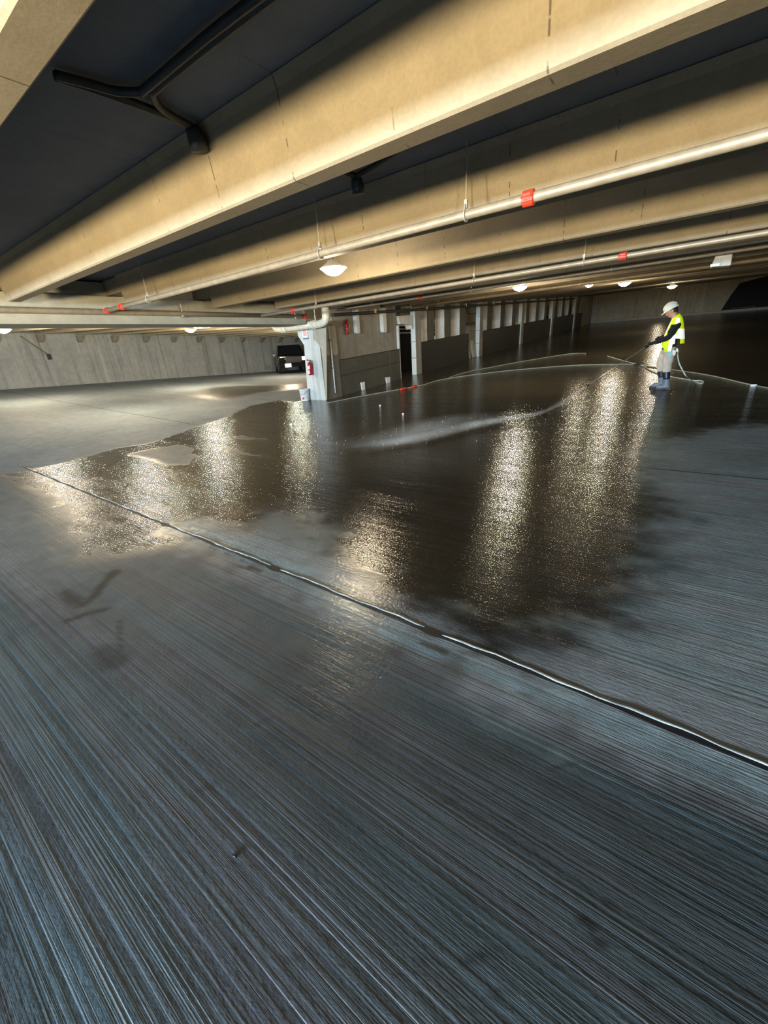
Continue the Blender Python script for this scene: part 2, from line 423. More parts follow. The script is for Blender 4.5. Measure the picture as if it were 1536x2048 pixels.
# mottled tone
mott = 0.78 + 0.5*fbm(X*0.9, Y*1.3+40, 5)
rgb = rgb*mott[..., None]
nv, nu = X.shape
verts = np.stack([X.ravel(), Y.ravel(), Z.ravel()], 1)
idx = np.arange(nv*nu).reshape(nv, nu)
quads = np.stack([idx[:-1, :-1].ravel(), idx[:-1, 1:].ravel(), idx[1:, 1:].ravel(), idx[1:, :-1].ravel()], 1)
me = D.meshes.new('floor')
me.vertices.add(len(verts)); me.vertices.foreach_set('co', verts.ravel())
me.loops.add(quads.size); me.loops.foreach_set('vertex_index', quads.ravel().astype(np.int32))
me.polygons.add(len(quads)); me.polygons.foreach_set('loop_start', (np.arange(len(quads))*4).astype(np.int32))
me.update(calc_edges=True); me.validate()
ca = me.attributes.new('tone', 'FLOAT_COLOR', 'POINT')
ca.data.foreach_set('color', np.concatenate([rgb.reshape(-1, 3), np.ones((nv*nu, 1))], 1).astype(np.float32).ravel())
ca = me.attributes.new('surface', 'FLOAT_COLOR', 'POINT')
ca.data.foreach_set('color', np.stack([rough.ravel(), groove.ravel(), np.zeros(nv*nu), np.ones(nv*nu)], 1).astype(np.float32).ravel())
me.polygons.foreach_set('use_smooth', [True]*len(me.polygons))
floor = D.objects.new('floor', me); COL.objects.link(floor); struct(floor)

T = NT('broomed_wet_concrete')
p = T.n('ShaderNodeBsdfPrincipled')
pos = T.n('ShaderNodeNewGeometry').outputs['Position']
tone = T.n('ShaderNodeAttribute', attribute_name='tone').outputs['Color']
srf = T.n('ShaderNodeSeparateColor'); T.l(T.n('ShaderNodeAttribute', attribute_name='surface').outputs['Color'], srf.inputs[0])
R_, G_ = srf.outputs[0], srf.outputs[1]
gA = T.noise(T.scaled(pos, (0.22, 52.0, 1.0)), 1.0, 3, 0.6)
gB = T.noise(T.scaled(pos, (1.6, 120.0, 1.0)), 1.0, 2, 0.6)
band = T.ramp(T.noise(T.scaled(pos, (0.25, 5.0, 1.0)), 1.0, 2), 0.32, 0.62, 0.25, 1.0)
fine = T.noise(pos, 130.0, 2); pit = T.noise(pos, 38.0, 4, 0.7)
gr = T.math('ADD', T.math('MULTIPLY', T.ramp(gA, 0.40, 0.58), 0.75), T.math('MULTIPLY', gB, 0.35))
gr = T.math('MULTIPLY', T.math('MULTIPLY', gr, band), G_)
mid = T.noise(pos, 6.0, 6, 0.7)
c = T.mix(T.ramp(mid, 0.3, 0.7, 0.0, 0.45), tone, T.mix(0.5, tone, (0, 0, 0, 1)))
groovedark = T.math('MULTIPLY', T.ramp(gA, 0.47, 0.38), T.math('MULTIPLY', band, G_))
c = T.mix(T.math('MULTIPLY', groovedark, 0.40), c, (0.004, 0.005, 0.006, 1))
groovelite = T.math('MULTIPLY', T.ramp(gA, 0.54, 0.62), T.math('MULTIPLY', band, G_))
c = T.mix(T.math('MULTIPLY', groovelite, 0.28), c, T.mix(1.0, c, (2.0, 2.1, 2.2, 1), 'MULTIPLY'))
# saw cut control joints every 3.75 m and faint cross marks
sep = T.n('ShaderNodeSeparateXYZ'); T.l(pos, sep.inputs[0])
fr = T.math('FRACT', T.math('DIVIDE', T.math('ADD', sep.outputs[1], 100 - 1.63 + 3.75*0.5 - 100 + 3.75*20), 3.75))
ln = T.ramp(T.math('ABSOLUTE', T.math('SUBTRACT', fr, 0.5)), 0.006, 0.003)
ln = T.math('MULTIPLY', ln, T.ramp(sep.outputs[1], 3.0, 3.4))
c = T.mix(T.math('MULTIPLY', ln, 0.75), c, (0.006, 0.006, 0.006, 1))
hue = T.noise(T.scaled(pos, (0.3, 3.2, 1.0)), 1.0, 3)
c = T.mix(T.math('MULTIPLY', T.ramp(hue, 0.42, 0.6), G_), c, T.mix(1.0, c, (0.80, 1.04, 1.10, 1), 'MULTIPLY'))
c = T.mix(T.math('MULTIPLY', T.ramp(hue, 0.5, 0.38), G_), c, T.mix(1.0, c, (1.02, 0.96, 1.03, 1), 'MULTIPLY'))
T.l(c, p.inputs['Base Color'])
T.l(T.math('ADD', R_, T.math('MULTIPLY', T.math('SUBTRACT', mid, 0.5), 0.12), clamp=True), p.inputs['Roughness'])
p.inputs['Specular IOR Level'].default_value = 0.5
h = T.math('ADD', T.math('MULTIPLY', gr, 0.7), T.math('ADD', T.math('MULTIPLY', T.noise(T.scaled(pos, (0.7, 1.2, 1)), 58.0, 2), 0.34), T.math('MULTIPLY', pit, 0.28)))
rip = T.noise(T.scaled(pos, (2.2, 9.0, 1.0)), 1.0, 3)
h = T.math('ADD', h, T.math('MULTIPLY', rip, 0.7))
b = T.n('ShaderNodeBump'); b.inputs['Strength'].default_value = 0.75; b.inputs['Distance'].default_value = 0.008
T.l(h, b.inputs['Height']); T.l(b.outputs[0], p.inputs['Normal'])
T.l(p.outputs[0], T.out.inputs[0])
me.materials.append(T.m)

# raised sealant bead along the near joint, with broken gaps
jpts = [on_floor(x, y) for x, y in ((40, 937), (180, 990), (330, 1056), (500, 1134), (690, 1218), (870, 1299), (1150, 1420), (1536, 1590))]
jx = [-9.0, -6.5, -4.0, -2.0, -0.9, 0.0, 0.5, 4.0]
jy = 1.60
def jline(u): return jy - 0.016*(u+1.0)*1.0
mb = MB()
segs = [(-9.3, -4.05), (-3.95, -2.36), (-2.24, -0.98), (-0.86, 4.5)]
for a, bb in segs:
    n = max(6, int((bb-a)/0.06)); pts = []; rr = []
    for i in range(n+1):
        u = a + (bb-a)*i/n
        pts.append((u, jline(u) + 0.006*math.sin(u*9.1) + 0.003*math.sin(u*31), 0.002)); rr.append(0.0095*(0.75+0.4*mnoise.noise(Vector((u*5, 0, 0)))) if 0 < i < n else 0.004)
    mb.tube(pts, rr, 8, flat=0.55)
jo = mb.build('trim_1', M['sealant'], smooth=True); struct(jo)
mb = MB()
n = 240; L = []; Rr = []
for i in range(n+1):
    u = -9.3 + 13.8*i/n
    w = 0.020 + 0.008*mnoise.noise(Vector((u*3, 5, 0)))
    for c0, s_ in ((-0.92, 0.11), (-2.30, 0.10), (-4.0, 0.08)):
        w += 0.022*max(0, 1-abs(u-c0)/s_)
    y0 = jline(u) - 0.010; L.append((u, y0 - w, 0.0025)); Rr.append((u, y0 + w*0.55, 0.0025))
mb.add(L + Rr, [(i, i+1, n+1+i+1, n+1+i) for i in range(n)])
jg = mb.build('trim_2', M['gap']); struct(jg)
# ------------------------------------------------------------------ shell: slab, girder, walls, beams
SL = 2.98
def zc(u, v): return zfloor(u, v) + SL
mb = MB()
us = [13, 6, 0, -4, -8, -9, -10, -10.3, -14, -18, -22, -27.3]; vs_ = [0.3] + [0.5*k for k in range(1, 101)] + [50.4]
for top in (0, 0.12):
    mb.v += [(u, v, zc(u, v) + top) for v in vs_ for u in us]
nu_ = len(us); N_ = nu_*len(vs_)
for k in range(2):
    for j in range(len(vs_)-1):
        for i in range(nu_-1):
            mb.f.append([k*N_+j*nu_+i, k*N_+j*nu_+i+1, k*N_+(j+1)*nu_+i+1, k*N_+(j+1)*nu_+i]); mb.mi.append(0)
struct(mb.build('ceiling', M['slab'], smooth=False))

vf = [0.92, 2.42, 4.12, 5.90] + [7.62 + 1.72*k for k in range(24)]
def beam_mesh(v, u0, u1, zfun, nseg=1, nib=None, tg=0.0):
    mb = MB()
    prof = [(-0.185, 0.0), (-0.17, -0.012), (-0.03, -0.012), (-0.015, 0.0), (0.05, 0.50), (0.10, 0.56), (-0.26, 0.56), (-0.235, 0.50)]
    rg = []
    for i in range(nseg+1):
        u = u0 + (u1-u0)*i/nseg
        rg.append([Vector((u, v + a, (zfun(u, v) + 2.512 + z) if z < 0.4 else (zfun(u, v+a) + SL + tg - (0.06 if z < 0.55 else 0.006)))) for a, z in prof])
    mb.rings(rg)
    if nib: mb.box((nib, v-0.22, zfun(u0, v)+2.72), (u0+0.02, v+0.03, zfun(u0, v)+SL-0.02))
    return mb
for i, v in enumerate(vf):
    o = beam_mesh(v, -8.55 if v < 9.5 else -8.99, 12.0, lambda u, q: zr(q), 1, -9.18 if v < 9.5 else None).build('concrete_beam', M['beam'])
    extra = {0: ', cut off at top left', 1: ', broadest lit band'}.get(i, '')
    tag(o, f'{ORD[i+1]} tan ceiling beam from the camera over the wet bay{extra}', 'beam', 'ceiling beams over the wet bay', 'thing')
vl = [1.0 + 1.72*k for k in range(16)]
for i, v in enumerate(vl):
    o = beam_mesh(v, -10.0, -26.95, zl, 10, None, -0.004).build('concrete_beam', M['beam_left_lit'])
    tag(o, f'{ORD[i+1]} lit concrete ceiling beam from the camera over the dry left bay', 'beam', 'ceiling beams over the dry left bay', 'thing')

# girder on the column line
mb = MB()
prof = [(-9.95, 2.235), (-9.04, 2.235), (-9.04, 2.70), (-9.2, 2.70), (-9.2, 2.95), (-9.75, 2.95), (-9.75, 2.70), (-9.95, 2.70)]
mb.prism(prof, lambda p: Vector((p[0], -4.0, p[1])), lambda p: Vector((p[0], 8.88, p[1])))
g = mb.build('concrete_girder', M['girder'])
tag(g, 'long grey concrete girder resting on the painted front column at left', 'girder')

# walls
mb = MB()
vv = [-4, 0, 2, 4, 6, 8, 10, 14, 18, 22, 26, 30, 34.2]
mb.rings([[Vector((-27.0, v, zl(-27, v)-0.1)), Vector((-27.0, v, zl(-27, v)+3.1)), Vector((-27.3, v, zl(-27, v)+3.1)), Vector((-27.3, v, zl(-27, v)-0.1))] for v in vv])
struct(mb.build('wall_left', M['wall_left']))
for i, v in enumerate(vl):
    mb = MB(); z = zl(-26.8, v) + 2.47
    mb.hexa([(-27.0, v-0.22, z-0.34), (-26.88, v-0.22, z-0.26), (-26.88, v+0.02, z-0.26), (-27.0, v+0.02, z-0.34), (-27.0, v-0.22, z+0.0), (-26.72, v-0.22, z+0.0), (-26.72, v+0.02, z+0.0), (-27.0, v+0.02, z+0.0)])
    o = mb.build('wall_corbel', M['wall_brown'])
    tag(o, f'{ORD[i+1]} small concrete corbel from the camera along the top of the left wall', 'corbel', 'corbels along the top of the left wall')
mb = MB()
mb.box((-27.0, 30.0, -0.5), (-10.1, 30.3, 3.6)); struct(mb.build('wall_back_left', M['wall_left']))
VE = 49.7
mb = MB(); mb.box((-9.2, VE, 1.6), (13.0, VE+0.3, 5.6)); struct(mb.build('wall_back', M['wall_end']))
mb = MB(); mb.box((-9.0, VE-0.55, zr(VE)-0.2), (13.0, VE-0.01, zr(VE)+0.16)); struct(mb.build('lit_strip_curb', M['lit_strip_curb'], bevel=0.03))  # raised strip added to stand for the lit floor edge
# dark ramp opening in the far wall, its darkness painted on a flat panel
pp = [on_y(x, y, VE-0.02) for x, y in ((1440, 624), (1700, 604), (1700, 520), (1560, 545), (1480, 566), (1462, 590))]
mb = MB(); mb.prism(pp, lambda q: q, lambda q: q + Vector((0, 0.015, 0))); struct(mb.build('wall_opening', M['dark']))
for x0, y0, x1, y1 in ((1460, 617, 1510, 613), (1484, 609, 1492, 607)):
    a = on_y(x0, y0, VE-0.05); b_ = on_y(x1, y1, VE-0.05)
mb = MB(); mb.tube([on_y(1462, 617, VE-0.1), on_y(1512, 613, VE-0.1)], 0.04, 8)
o = mb.build('barrier_rail', M['steel']); tag(o, 'thin pale rail across the dark opening in the far wall', 'rail')
# ------------------------------------------------------------------ column line: front column, shear wall, openings
U0 = -9.0
# front column: painted pale face to the camera, corbelled head leaning out to the left
fc = thing('concrete_column', 'pale painted front column with corbelled head, extinguisher and wet dark side', 'column', (-9.5, 9.66, 0), None)
fc['kind'] = 'thing'
V0, V1 = 9.28, 10.05
L0 = on_y(616, 800, V0).x; LT = on_y(594, 660, V0); LK = on_y(596, 672, V0); LB = on_y(608, 690, V0)
mb = MB()
prof = [(L0, -0.02), (U0, -0.02), (U0, 2.2), (LT.x, 2.2), (LK.x, LK.z), (LB.x, LB.z)]
mb.prism(prof, lambda p: Vector((p[0], V0, p[1])), lambda p: Vector((p[0], V1, p[1])))
mb.build('column_shaft', M['column'], fc)
# right-hand corner haunch: recessed upper right, darker
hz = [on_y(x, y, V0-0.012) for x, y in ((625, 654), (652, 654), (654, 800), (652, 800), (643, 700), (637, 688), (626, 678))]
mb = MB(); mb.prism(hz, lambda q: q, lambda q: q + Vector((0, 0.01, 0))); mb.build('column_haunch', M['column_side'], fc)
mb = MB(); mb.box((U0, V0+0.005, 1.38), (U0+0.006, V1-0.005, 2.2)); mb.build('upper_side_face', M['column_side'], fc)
mb = MB()
n = 24; top = [1.38 + 0.05*mnoise.noise(Vector((k*0.6, 3, 1))) for k in range(n+1)]
for k in range(n):
    y0 = V0+0.005+(V1-V0-0.01)*k/n; y1 = V0+0.005+(V1-V0-0.01)*(k+1)/n
    mb.add([(U0+0.008, y0, -0.02), (U0+0.008, y1, -0.02), (U0+0.008, y1, top[k+1]), (U0+0.008, y0, top[k])], [(0, 1, 2, 3)])
mb.build('wet_side_face', M['column_wet'], fc)

# vertical conduit on the column's side
cd = thing('wall_conduit', 'thin pale vertical conduit clipped to the wet side of the front column', 'conduit', (U0+0.05, 9.62, 0.4))
a = on_x(657, 654, U0+0.04); b_ = on_x(671, 786, U0+0.04)
mid = [on_x(660, 680, U0+0.04), on_x(663.5, 712, U0+0.04), on_x(666, 736, U0+0.04)]
mb = MB(); mb.tube([a]+mid+[b_], [0.017, 0.017, 0.024, 0.026, 0.016], 10); mb.build('conduit_tube', M['white'], cd, smooth=True)
for q in (mid[0], mid[2]):
    mb = MB(); mb.box((U0+0.014, q.y-0.05, q.z-0.02), (U0+0.065, q.y+0.05, q.z+0.02)); mb.build('clip', M['galv'], cd, bevel=0.005)

# sign on the column head
s0 = on_y(604.5, 656.5, V0-0.03); s1 = on_y(615, 676, V0-0.03)
sg = thing('wall_sign', 'small red and white upright sign on the head of the front column', 'sign', (0.5*(s0.x+s1.x), V0-0.02, s1.z))
sw = 0.20; sx = sg.location.x; sz0 = s1.z; sz1 = s0.z + 0.02
mb = MB(); mb.box((sx-sw/2, V0-0.03, sz0), (sx+sw/2, V0-0.012, sz1)); mb.build('sign_panel', M['white'], sg, bevel=0.004)
hh = (sz1-sz0)
for r0, cells in ((0.80, (0, 1)), (0.60, (0, 1)), (0.40, (0, 1)), (0.22, (0, 1))):
    for q in cells:
        mb = MB(); x0 = sx-sw/2+0.028+q*0.078
        z0 = sz0+hh*r0
        mb.box((x0, V0-0.034, z0), (x0+0.022, V0-0.029, z0+hh*0.13)); mb.box((x0+0.022, V0-0.034, z0+hh*0.09), (x0+0.062, V0-0.029, z0+hh*0.13))
        mb.box((x0+0.044, V0-0.034, z0), (x0+0.066, V0-0.029, z0+hh*0.092))
        mb.build('red_mark', M['sign_red'], sg)
mb = MB(); mb.box((sx-sw/2, V0-0.035, sz0-0.03), (sx+sw/2, V0-0.010, sz0+0.012)); mb.build('lower_edge', M['sign_blue'], sg)

# fire extinguisher
e0 = on_y(622, 750, V0-0.09); e1 = on_y(624, 722, V0-0.09)
ex = thing('fire_extinguisher', 'red fire extinguisher with white labels hung on the front column', 'fire extinguisher', (e0.x, V0-0.09, e0.z))
ez = e0.z; hh = e1.z-e0.z; r = 0.075
mb = MB(); mb.lathe([(r*0.86, ez), (r, ez+0.015), (r, ez+hh*0.72), (r*0.9, ez+hh*0.80), (r*0.6, ez+hh*0.88), (r*0.3, ez+hh*0.92), (r*0.3, ez+hh*0.97)], (e0.x, V0-0.09, 0), 24); mb.build('cylinder_body', M['red_ext'], ex, smooth=True)
mb = MB()
for za, zb in ((0.10, 0.34), (0.42, 0.66)):
    ring = []
    for k in range(9):
        t = math.radians(215 + 80*k/8); ring.append((math.cos(t), math.sin(t)))
    mb.rings([[Vector((e0.x+c*(r+0.003), V0-0.09+s*(r+0.003), ez+hh*z)) for c, s in ring] + [Vector((e0.x+c*(r-0.004), V0-0.09+s*(r-0.004), ez+hh*z)) for c, s in reversed(ring)] for z in (za, zb)])
mb.build('white_label', M['white'], ex)
mb = MB(); mb.lathe([(0.022, ez+hh*0.95), (0.028, ez+hh*0.98), (0.028, ez+hh*1.05), (0.012, ez+hh*1.08)], (e0.x, V0-0.09, 0), 14); mb.build('valve', M['chrome'], ex, smooth=True)
mb = MB(); mb.tube([(e0.x-0.01, V0-0.09, ez+hh*1.05), (e0.x-0.09, V0-0.10, ez+hh*1.12)], 0.010, 8); mb.tube([(e0.x-0.01, V0-0.09, ez+hh*1.0), (e0.x-0.10, V0-0.10, ez+hh*1.03)], 0.009, 8); mb.build('handle', M['black'], ex)
mb = MB(); mb.tube(spline([(e0.x+0.01, V0-0.10, ez+hh*1.03), (e0.x+0.08, V0-0.12, ez+hh*1.06), (e0.x+0.10, V0-0.13, ez+hh*0.85), (e0.x+0.085, V0-0.12, ez+hh*0.4)], 6), 0.011, 8); mb.build('hose', M['black'], ex, smooth=True)
mb = MB(); mb.box((e0.x-0.05, V0-0.02, ez+hh*0.5), (e0.x+0.05, V0-0.013, ez+hh*0.98)); mb.build('wall_bracket', M['galv'], ex)

# white bucket by the column
q = on_floor(611, 803)
q = Vector((q.x, 9.11, zfloor(q.x, 9.11)))
q.x = on_y(610.5, 800, 9.11).x
bk = thing('plastic_bucket', 'white plastic bucket with a faint red print beside the foot of the front column', 'bucket', q)
mb = MB(); mb.lathe([(0.125, q.z), (0.13, q.z+0.01), (0.15, q.z+0.33), (0.157, q.z+0.335), (0.157, q.z+0.355), (0.145, q.z+0.36), (0.138, q.z+0.30), (0.12, q.z+0.03)], q*1.0 - Vector((0, 0, q.z)), 28); mb.build('bucket_body', M['white'], bk, smooth=True)
mb = MB(); mb.box((q.x+0.035, q.y-0.152, q.z+0.06), (q.x+0.085, q.y-0.115, q.z+0.12)); mb.build('print_patch', M['sign_red'], bk)
mb = MB(); mb.tube([(q.x+0.155*math.cos(t), q.y-0.02-0.155*abs(math.sin(t)), q.z+0.30-0.10*abs(math.sin(t))) for t in [PI*k/14 for k in range(15)]], 0.004, 6); mb.build('handle', M['galv'], bk)

# shear wall panel between the front column and the doorway gap
PA, PB = 10.05, 13.55
def walltop(v): return zr(v) + 2.93
sw_ = thing('shear_wall', 'brown stained concrete wall panel with wet grey foot beside the front column', 'wall', (-9.4, 11.8, 0))
sw_['kind'] = 'thing'
mb = MB()
mb.hexa([(-9.42, PA, 1.1), (-9.12, PA, 1.1), (-9.12, PB, 1.1+0.17), (-9.42, PB, 1.27), (-9.42, PA, walltop(PA)), (-9.12, PA, walltop(PA)), (-9.12, PB, walltop(PB)), (-9.42, PB, walltop(PB))])
mb.build('upper_wall', M['wall_brown'], sw_)
mb = MB()
mb.hexa([(-9.42, PA, -0.1), (-9.02, PA, -0.1), (-9.02, PB, 0.1), (-9.42, PB, 0.1), (-9.42, PA, 1.215), (-9.02, PA, 1.215), (-9.02, PB, 1.40), (-9.42, PB, 1.40)])
mb.build('wet_lower_wall', M['wall_wet'], sw_)
mb = MB()
mb.hexa([(-9.03, PA, 0.72), (-9.012, PA, 0.72), (-9.012, PB, 0.94), (-9.03, PB, 0.94), (-9.03, PA, 0.735), (-9.012, PA, 0.735), (-9.012, PB, 0.955), (-9.03, PB, 0.955)])
mb.hexa([(-9.03, PA, 1.195), (-9.008, PA, 1.195), (-9.008, PB, 1.38), (-9.03, PB, 1.38), (-9.03, PA, 1.222), (-9.008, PA, 1.222), (-9.008, PB, 1.407), (-9.03, PB, 1.407)])  # dark strip painted in for the shadow line along the ledge
mb.build('joint_shadow_line', M['wall_dark'], sw_)
mb = MB(); mb.box((-9.42, PB, 0.25), (-9.03, PB+0.06, 2.2)); mb.build('lit_end_edge', M['pilaster'], sw_)  # lit look of the wall end put into paler concrete

# pale stubs of the deck stems poking through the wall head
def stub(x0, x1, yt, yb, u, wid=0.15):
    a = on_x(x0, yt, u); b_ = on_x(x1, yb, u)
    v_ = a.y; mb = MB()
    z1 = min(a.z + 0.2, zr(a.y) + 2.49); z0 = b_.z; w = max(b_.y-a.y, 0.16)
    prof = [(v_, z1), (v_, z0+0.05), (v_+0.02, z0+0.015), (v_+0.05, z0), (v_+w-0.04, z0), (v_+w, z0+0.04), (v_+w, z1)]
    mb.prism(prof, lambda p: Vector((u, p[0], p[1])), lambda p: Vector((u-wid, p[0], p[1])))
    return mb
for (x0, x1, yt, yb, words_) in ((711, 721.5, 625, 667, 'beside the red strap, nearer the front column'), (765, 775, 628, 665, 'nearer the doorway gap')):
    o = stub(x0, x1, yt, yb, -8.96).build('deck_stem_end', M['pilaster'], bevel=0.02)
    tag(o, f'pale rounded stub high on the brown wall, {words_}', 'concrete stub', 'pale stubs on the brown wall')
# red and yellow strap hung on the wall
st = thing('hanging_strap', 'red and yellow strap hanging high on the brown wall beside the front column', 'strap', on_x(694, 668, -9.06))
mb = MB(); mb.tube(spline([on_x(694, 640, -9.04), on_x(692, 650, -9.03), on_x(694, 660, -9.04), on_x(693.5, 669, -9.03)], 6), [0.045]*10+[0.06]*6+[0.03]*3, 8); mb.build('red_strap', M['red_ext'], st, smooth=True)
mb = MB(); mb.tube([on_x(697.5, 645, -9.08), on_x(698.5, 669, -9.08)], 0.03, 8); mb.build('yellow_strap', M['tape_yellow'], st, smooth=True)
mb = MB(); mb.tube([on_x(694, 663, -9.04), on_x(694.2, 669, -9.04)], 0.022, 8); mb.build('white_tag', M['white'], st)
# two white plates low on the wall
for (x0, y0, x1, y1, w_) in ((721, 765, 729, 784, 'nearer the front column'), (771, 755, 780, 769, 'nearer the doorway gap')):
    a = on_x(x0, y0, -9.005); b_ = on_x(x1, y1, -9.005)
    mb = MB(); zt = max(a.z, b_.z); zb = min(a.z, b_.z)
    ya, yb = a.y, max(b_.y, a.y+0.2)
    mb.prism([(ya, zt), (ya+0.05, zb), (yb, zb+0.02), (yb+0.02, zt)], lambda p: Vector((-9.02, p[0], p[1])), lambda p: Vector((-8.985, p[0], p[1])))
    o = mb.build('wall_plate', M['white'], bevel=0.008)
    tag(o, f'small white plate low on the wet grey wall, {w_}', 'plate', 'white plates low on the wall')

# the pierced wall beyond: light columns, guards, pilasters
cv = [14.66, 20.86, 27.24, 34.05, 41.2]
gap = thing('opening_frame', 'haunched concrete lintel over the dark doorway gap between brown wall and first thin column', 'lintel', (-9.3, 14.1, 2.2)); gap['kind'] = 'thing'
mb = MB()
za = [on_x(x, y, -9.05) for x, y in ((800, 648), (820, 648), (823, 651), (825, 658), (825.5, 630), (797, 632))]
mb.prism(za, lambda q: q, lambda q: q + Vector((-0.3, 0, 0))); mb.build('lintel_panel', M['pilaster'], gap)
CN = ['first', 'second', 'third', 'fourth', 'fifth']
for i, v in enumerate(cv):
    zb = zr(v); d = 0.42
    o = thing('thin_column', f'{CN[i]} thin pale concrete column beyond the brown wall counted from the camera', 'column', (-9.05, v, zb), 'thin columns along the pierced wall'); o['kind'] = 'thing'
    mb = MB(); mb.box((-9.20, v, zb-0.1), (-8.98, v+d, zb+2.45)); mb.build('shaft', M['column'] if i < 2 else M['pilaster'], o, bevel=0.02)
    mb = MB(); mb.box((-8.985, v+0.005, zb-0.08), (-8.972, v+d-0.005, zb+2.4)); mb.build('shaded_side_face', M['wall_brown'], o)  # brown overlay puts the shaded side of the column into colour
    for k, zz in enumerate((0.62, 1.22)):
        mb = MB(); mb.box((-9.205, v-0.006, zb+zz), (-8.975, v+0.1, zb+zz+0.03)); mb.build('form_line', M['wall_brown'], o)
    mb = MB(); mb.box((-9.35, v-0.08, zb+2.45), (-8.95, v+d+0.08, zb+2.50)); mb.build('bearing_head', M['girder'], o)
bays = [(14.66+0.42, 19.75, 3), (20.86+0.42, 27.2, 3), (27.24+0.42, 34.0, 3), (34.05+0.42, 41.1, 3), (41.2+0.42, 44.4, 1)]
for i, (va, vb, npil) in enumerate(bays):
    va += 0.085; vb -= 0.01
    mb = MB(); za, zb_ = zr(va), zr(vb); h_ = 1.17
    mb.hexa([(-9.22, va, za-0.1), (-9.04, va, za-0.1), (-9.04, vb, zb_-0.1), (-9.22, vb, zb_-0.1), (-9.22, va, za+h_), (-9.04, va, za+h_), (-9.04, vb, zb_+h_), (-9.22, vb, zb_+h_)])
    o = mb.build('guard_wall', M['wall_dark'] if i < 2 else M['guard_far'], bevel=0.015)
    tag(o, f'dark concrete guard wall standing after the {CN[i]} thin column from the camera', 'guard wall', 'dark guard walls between the thin columns', 'thing')
    # upper lintel with haunches
    mb = MB()
    vb = min(vb+0.2, 44.4); zb_ = zr(vb); mb.hexa([(-10.0, va-.2, za+2.05), (-9.79, va-.2, za+2.05), (-9.79, vb, zb_+2.05), (-10.0, vb, zb_+2.05), (-10.0, va-.2, za+2.92), (-9.79, va-.2, za+2.92), (-9.79, vb, zb_+2.92), (-10.0, vb, zb_+2.92)]); vb = bays[i][1]
    o = mb.build('wall_lintel', M['wall_brown'])
    tag(o, f'shadowed concrete lintel over the openings after the {CN[i]} thin column', 'lintel', 'lintels over the openings', 'thing')
    for k in range(npil):
        v = va + (vb+0.6-va)*(k+0.62)/(npil+0.35)
        w = 0.62
        o = thing('wall_pilaster', f'{CN[k]} pale pilaster from the camera behind the guard wall after the {CN[i]} thin column', 'pilaster', (-9.4, v, zr(v)), 'pilasters of the pierced wall'); o['kind'] = 'thing'
        mb = MB(); z0 = zr(v)
        mb.box((-9.78, v, z0-0.1), (-9.30, v+w, z0+2.92)); mb.build('pilaster_shaft', M['pilaster'], o, bevel=0.02)
        mb = MB(); mb.box((-9.305, v+0.01, z0-0.1), (-9.29, v+w, z0+2.92)); mb.build('shaded_side_face', M['side'], o)
# last stretch of solid wall behind the fifth column and at the corner
mb = MB(); mb.box((-9.95, 44.5, 1.7), (-9.25, 49.8, 5.5)); o = mb.build('corner_wall', M['wall_end']); tag(o, 'dim solid wall in the far corner where the pierced wall ends', 'wall', None, 'thing')
# boards leaning in the gap before the second thin column
for (xa, ya, xb, yb, w_, nm) in ((943, 681, 950, 712, 0.30, 'slanting pale board leaning in the gap before the second thin column'), (939, 702, 941, 719, 0.18, 'short pale board standing in the gap before the second thin column')):
    a = on_x(xa, ya, -9.15); b_ = on_x(xb, yb, -9.15); a.y -= 0.25; b_.y -= 0.25; b_.z = zr(b_.y) + 0.01
    mb = MB(); mb.hexa([(-9.2, b_.y, b_.z), (-9.1, b_.y, b_.z), (-9.1, b_.y+w_, b_.z), (-9.2, b_.y+w_, b_.z), (-9.2, a.y, a.z), (-9.1, a.y, a.z), (-9.1, a.y+w_*1.2, a.z), (-9.2, a.y+w_*1.2, a.z)])
    o = mb.build('timber_board', M['board']); tag(o, nm, 'board')
# light sills of a further deck seen through the doorway gap
for (y0, y1, nm) in ((656, 659, 'upper'), (664, 667, 'lower')):
    a = on_x(798, y0+1.2, -13.0); b_ = on_x(842, y0, -13.0)
    mb = MB(); mb.box((-13.2, a.y-0.6, a.z-0.05), (-13.0, b_.y+3.0, a.z+0.02))
    o = mb.build('deck_edge', M['pilaster']); tag(o, f'{nm} pale deck edge seen through the dark doorway gap', 'deck edge', 'deck edges through the doorway gap', 'thing')
mb = MB(); a = on_x(798, 720, -13.3); b_ = on_x(845, 670, -13.3)
mb.box((-13.5, a.y-0.8, -0.2), (-13.3, b_.y+4.0, 2.49)); struct(mb.build('dark_gap_backing', M['dark']))  # near-black backing added so the doorway gap reads dark
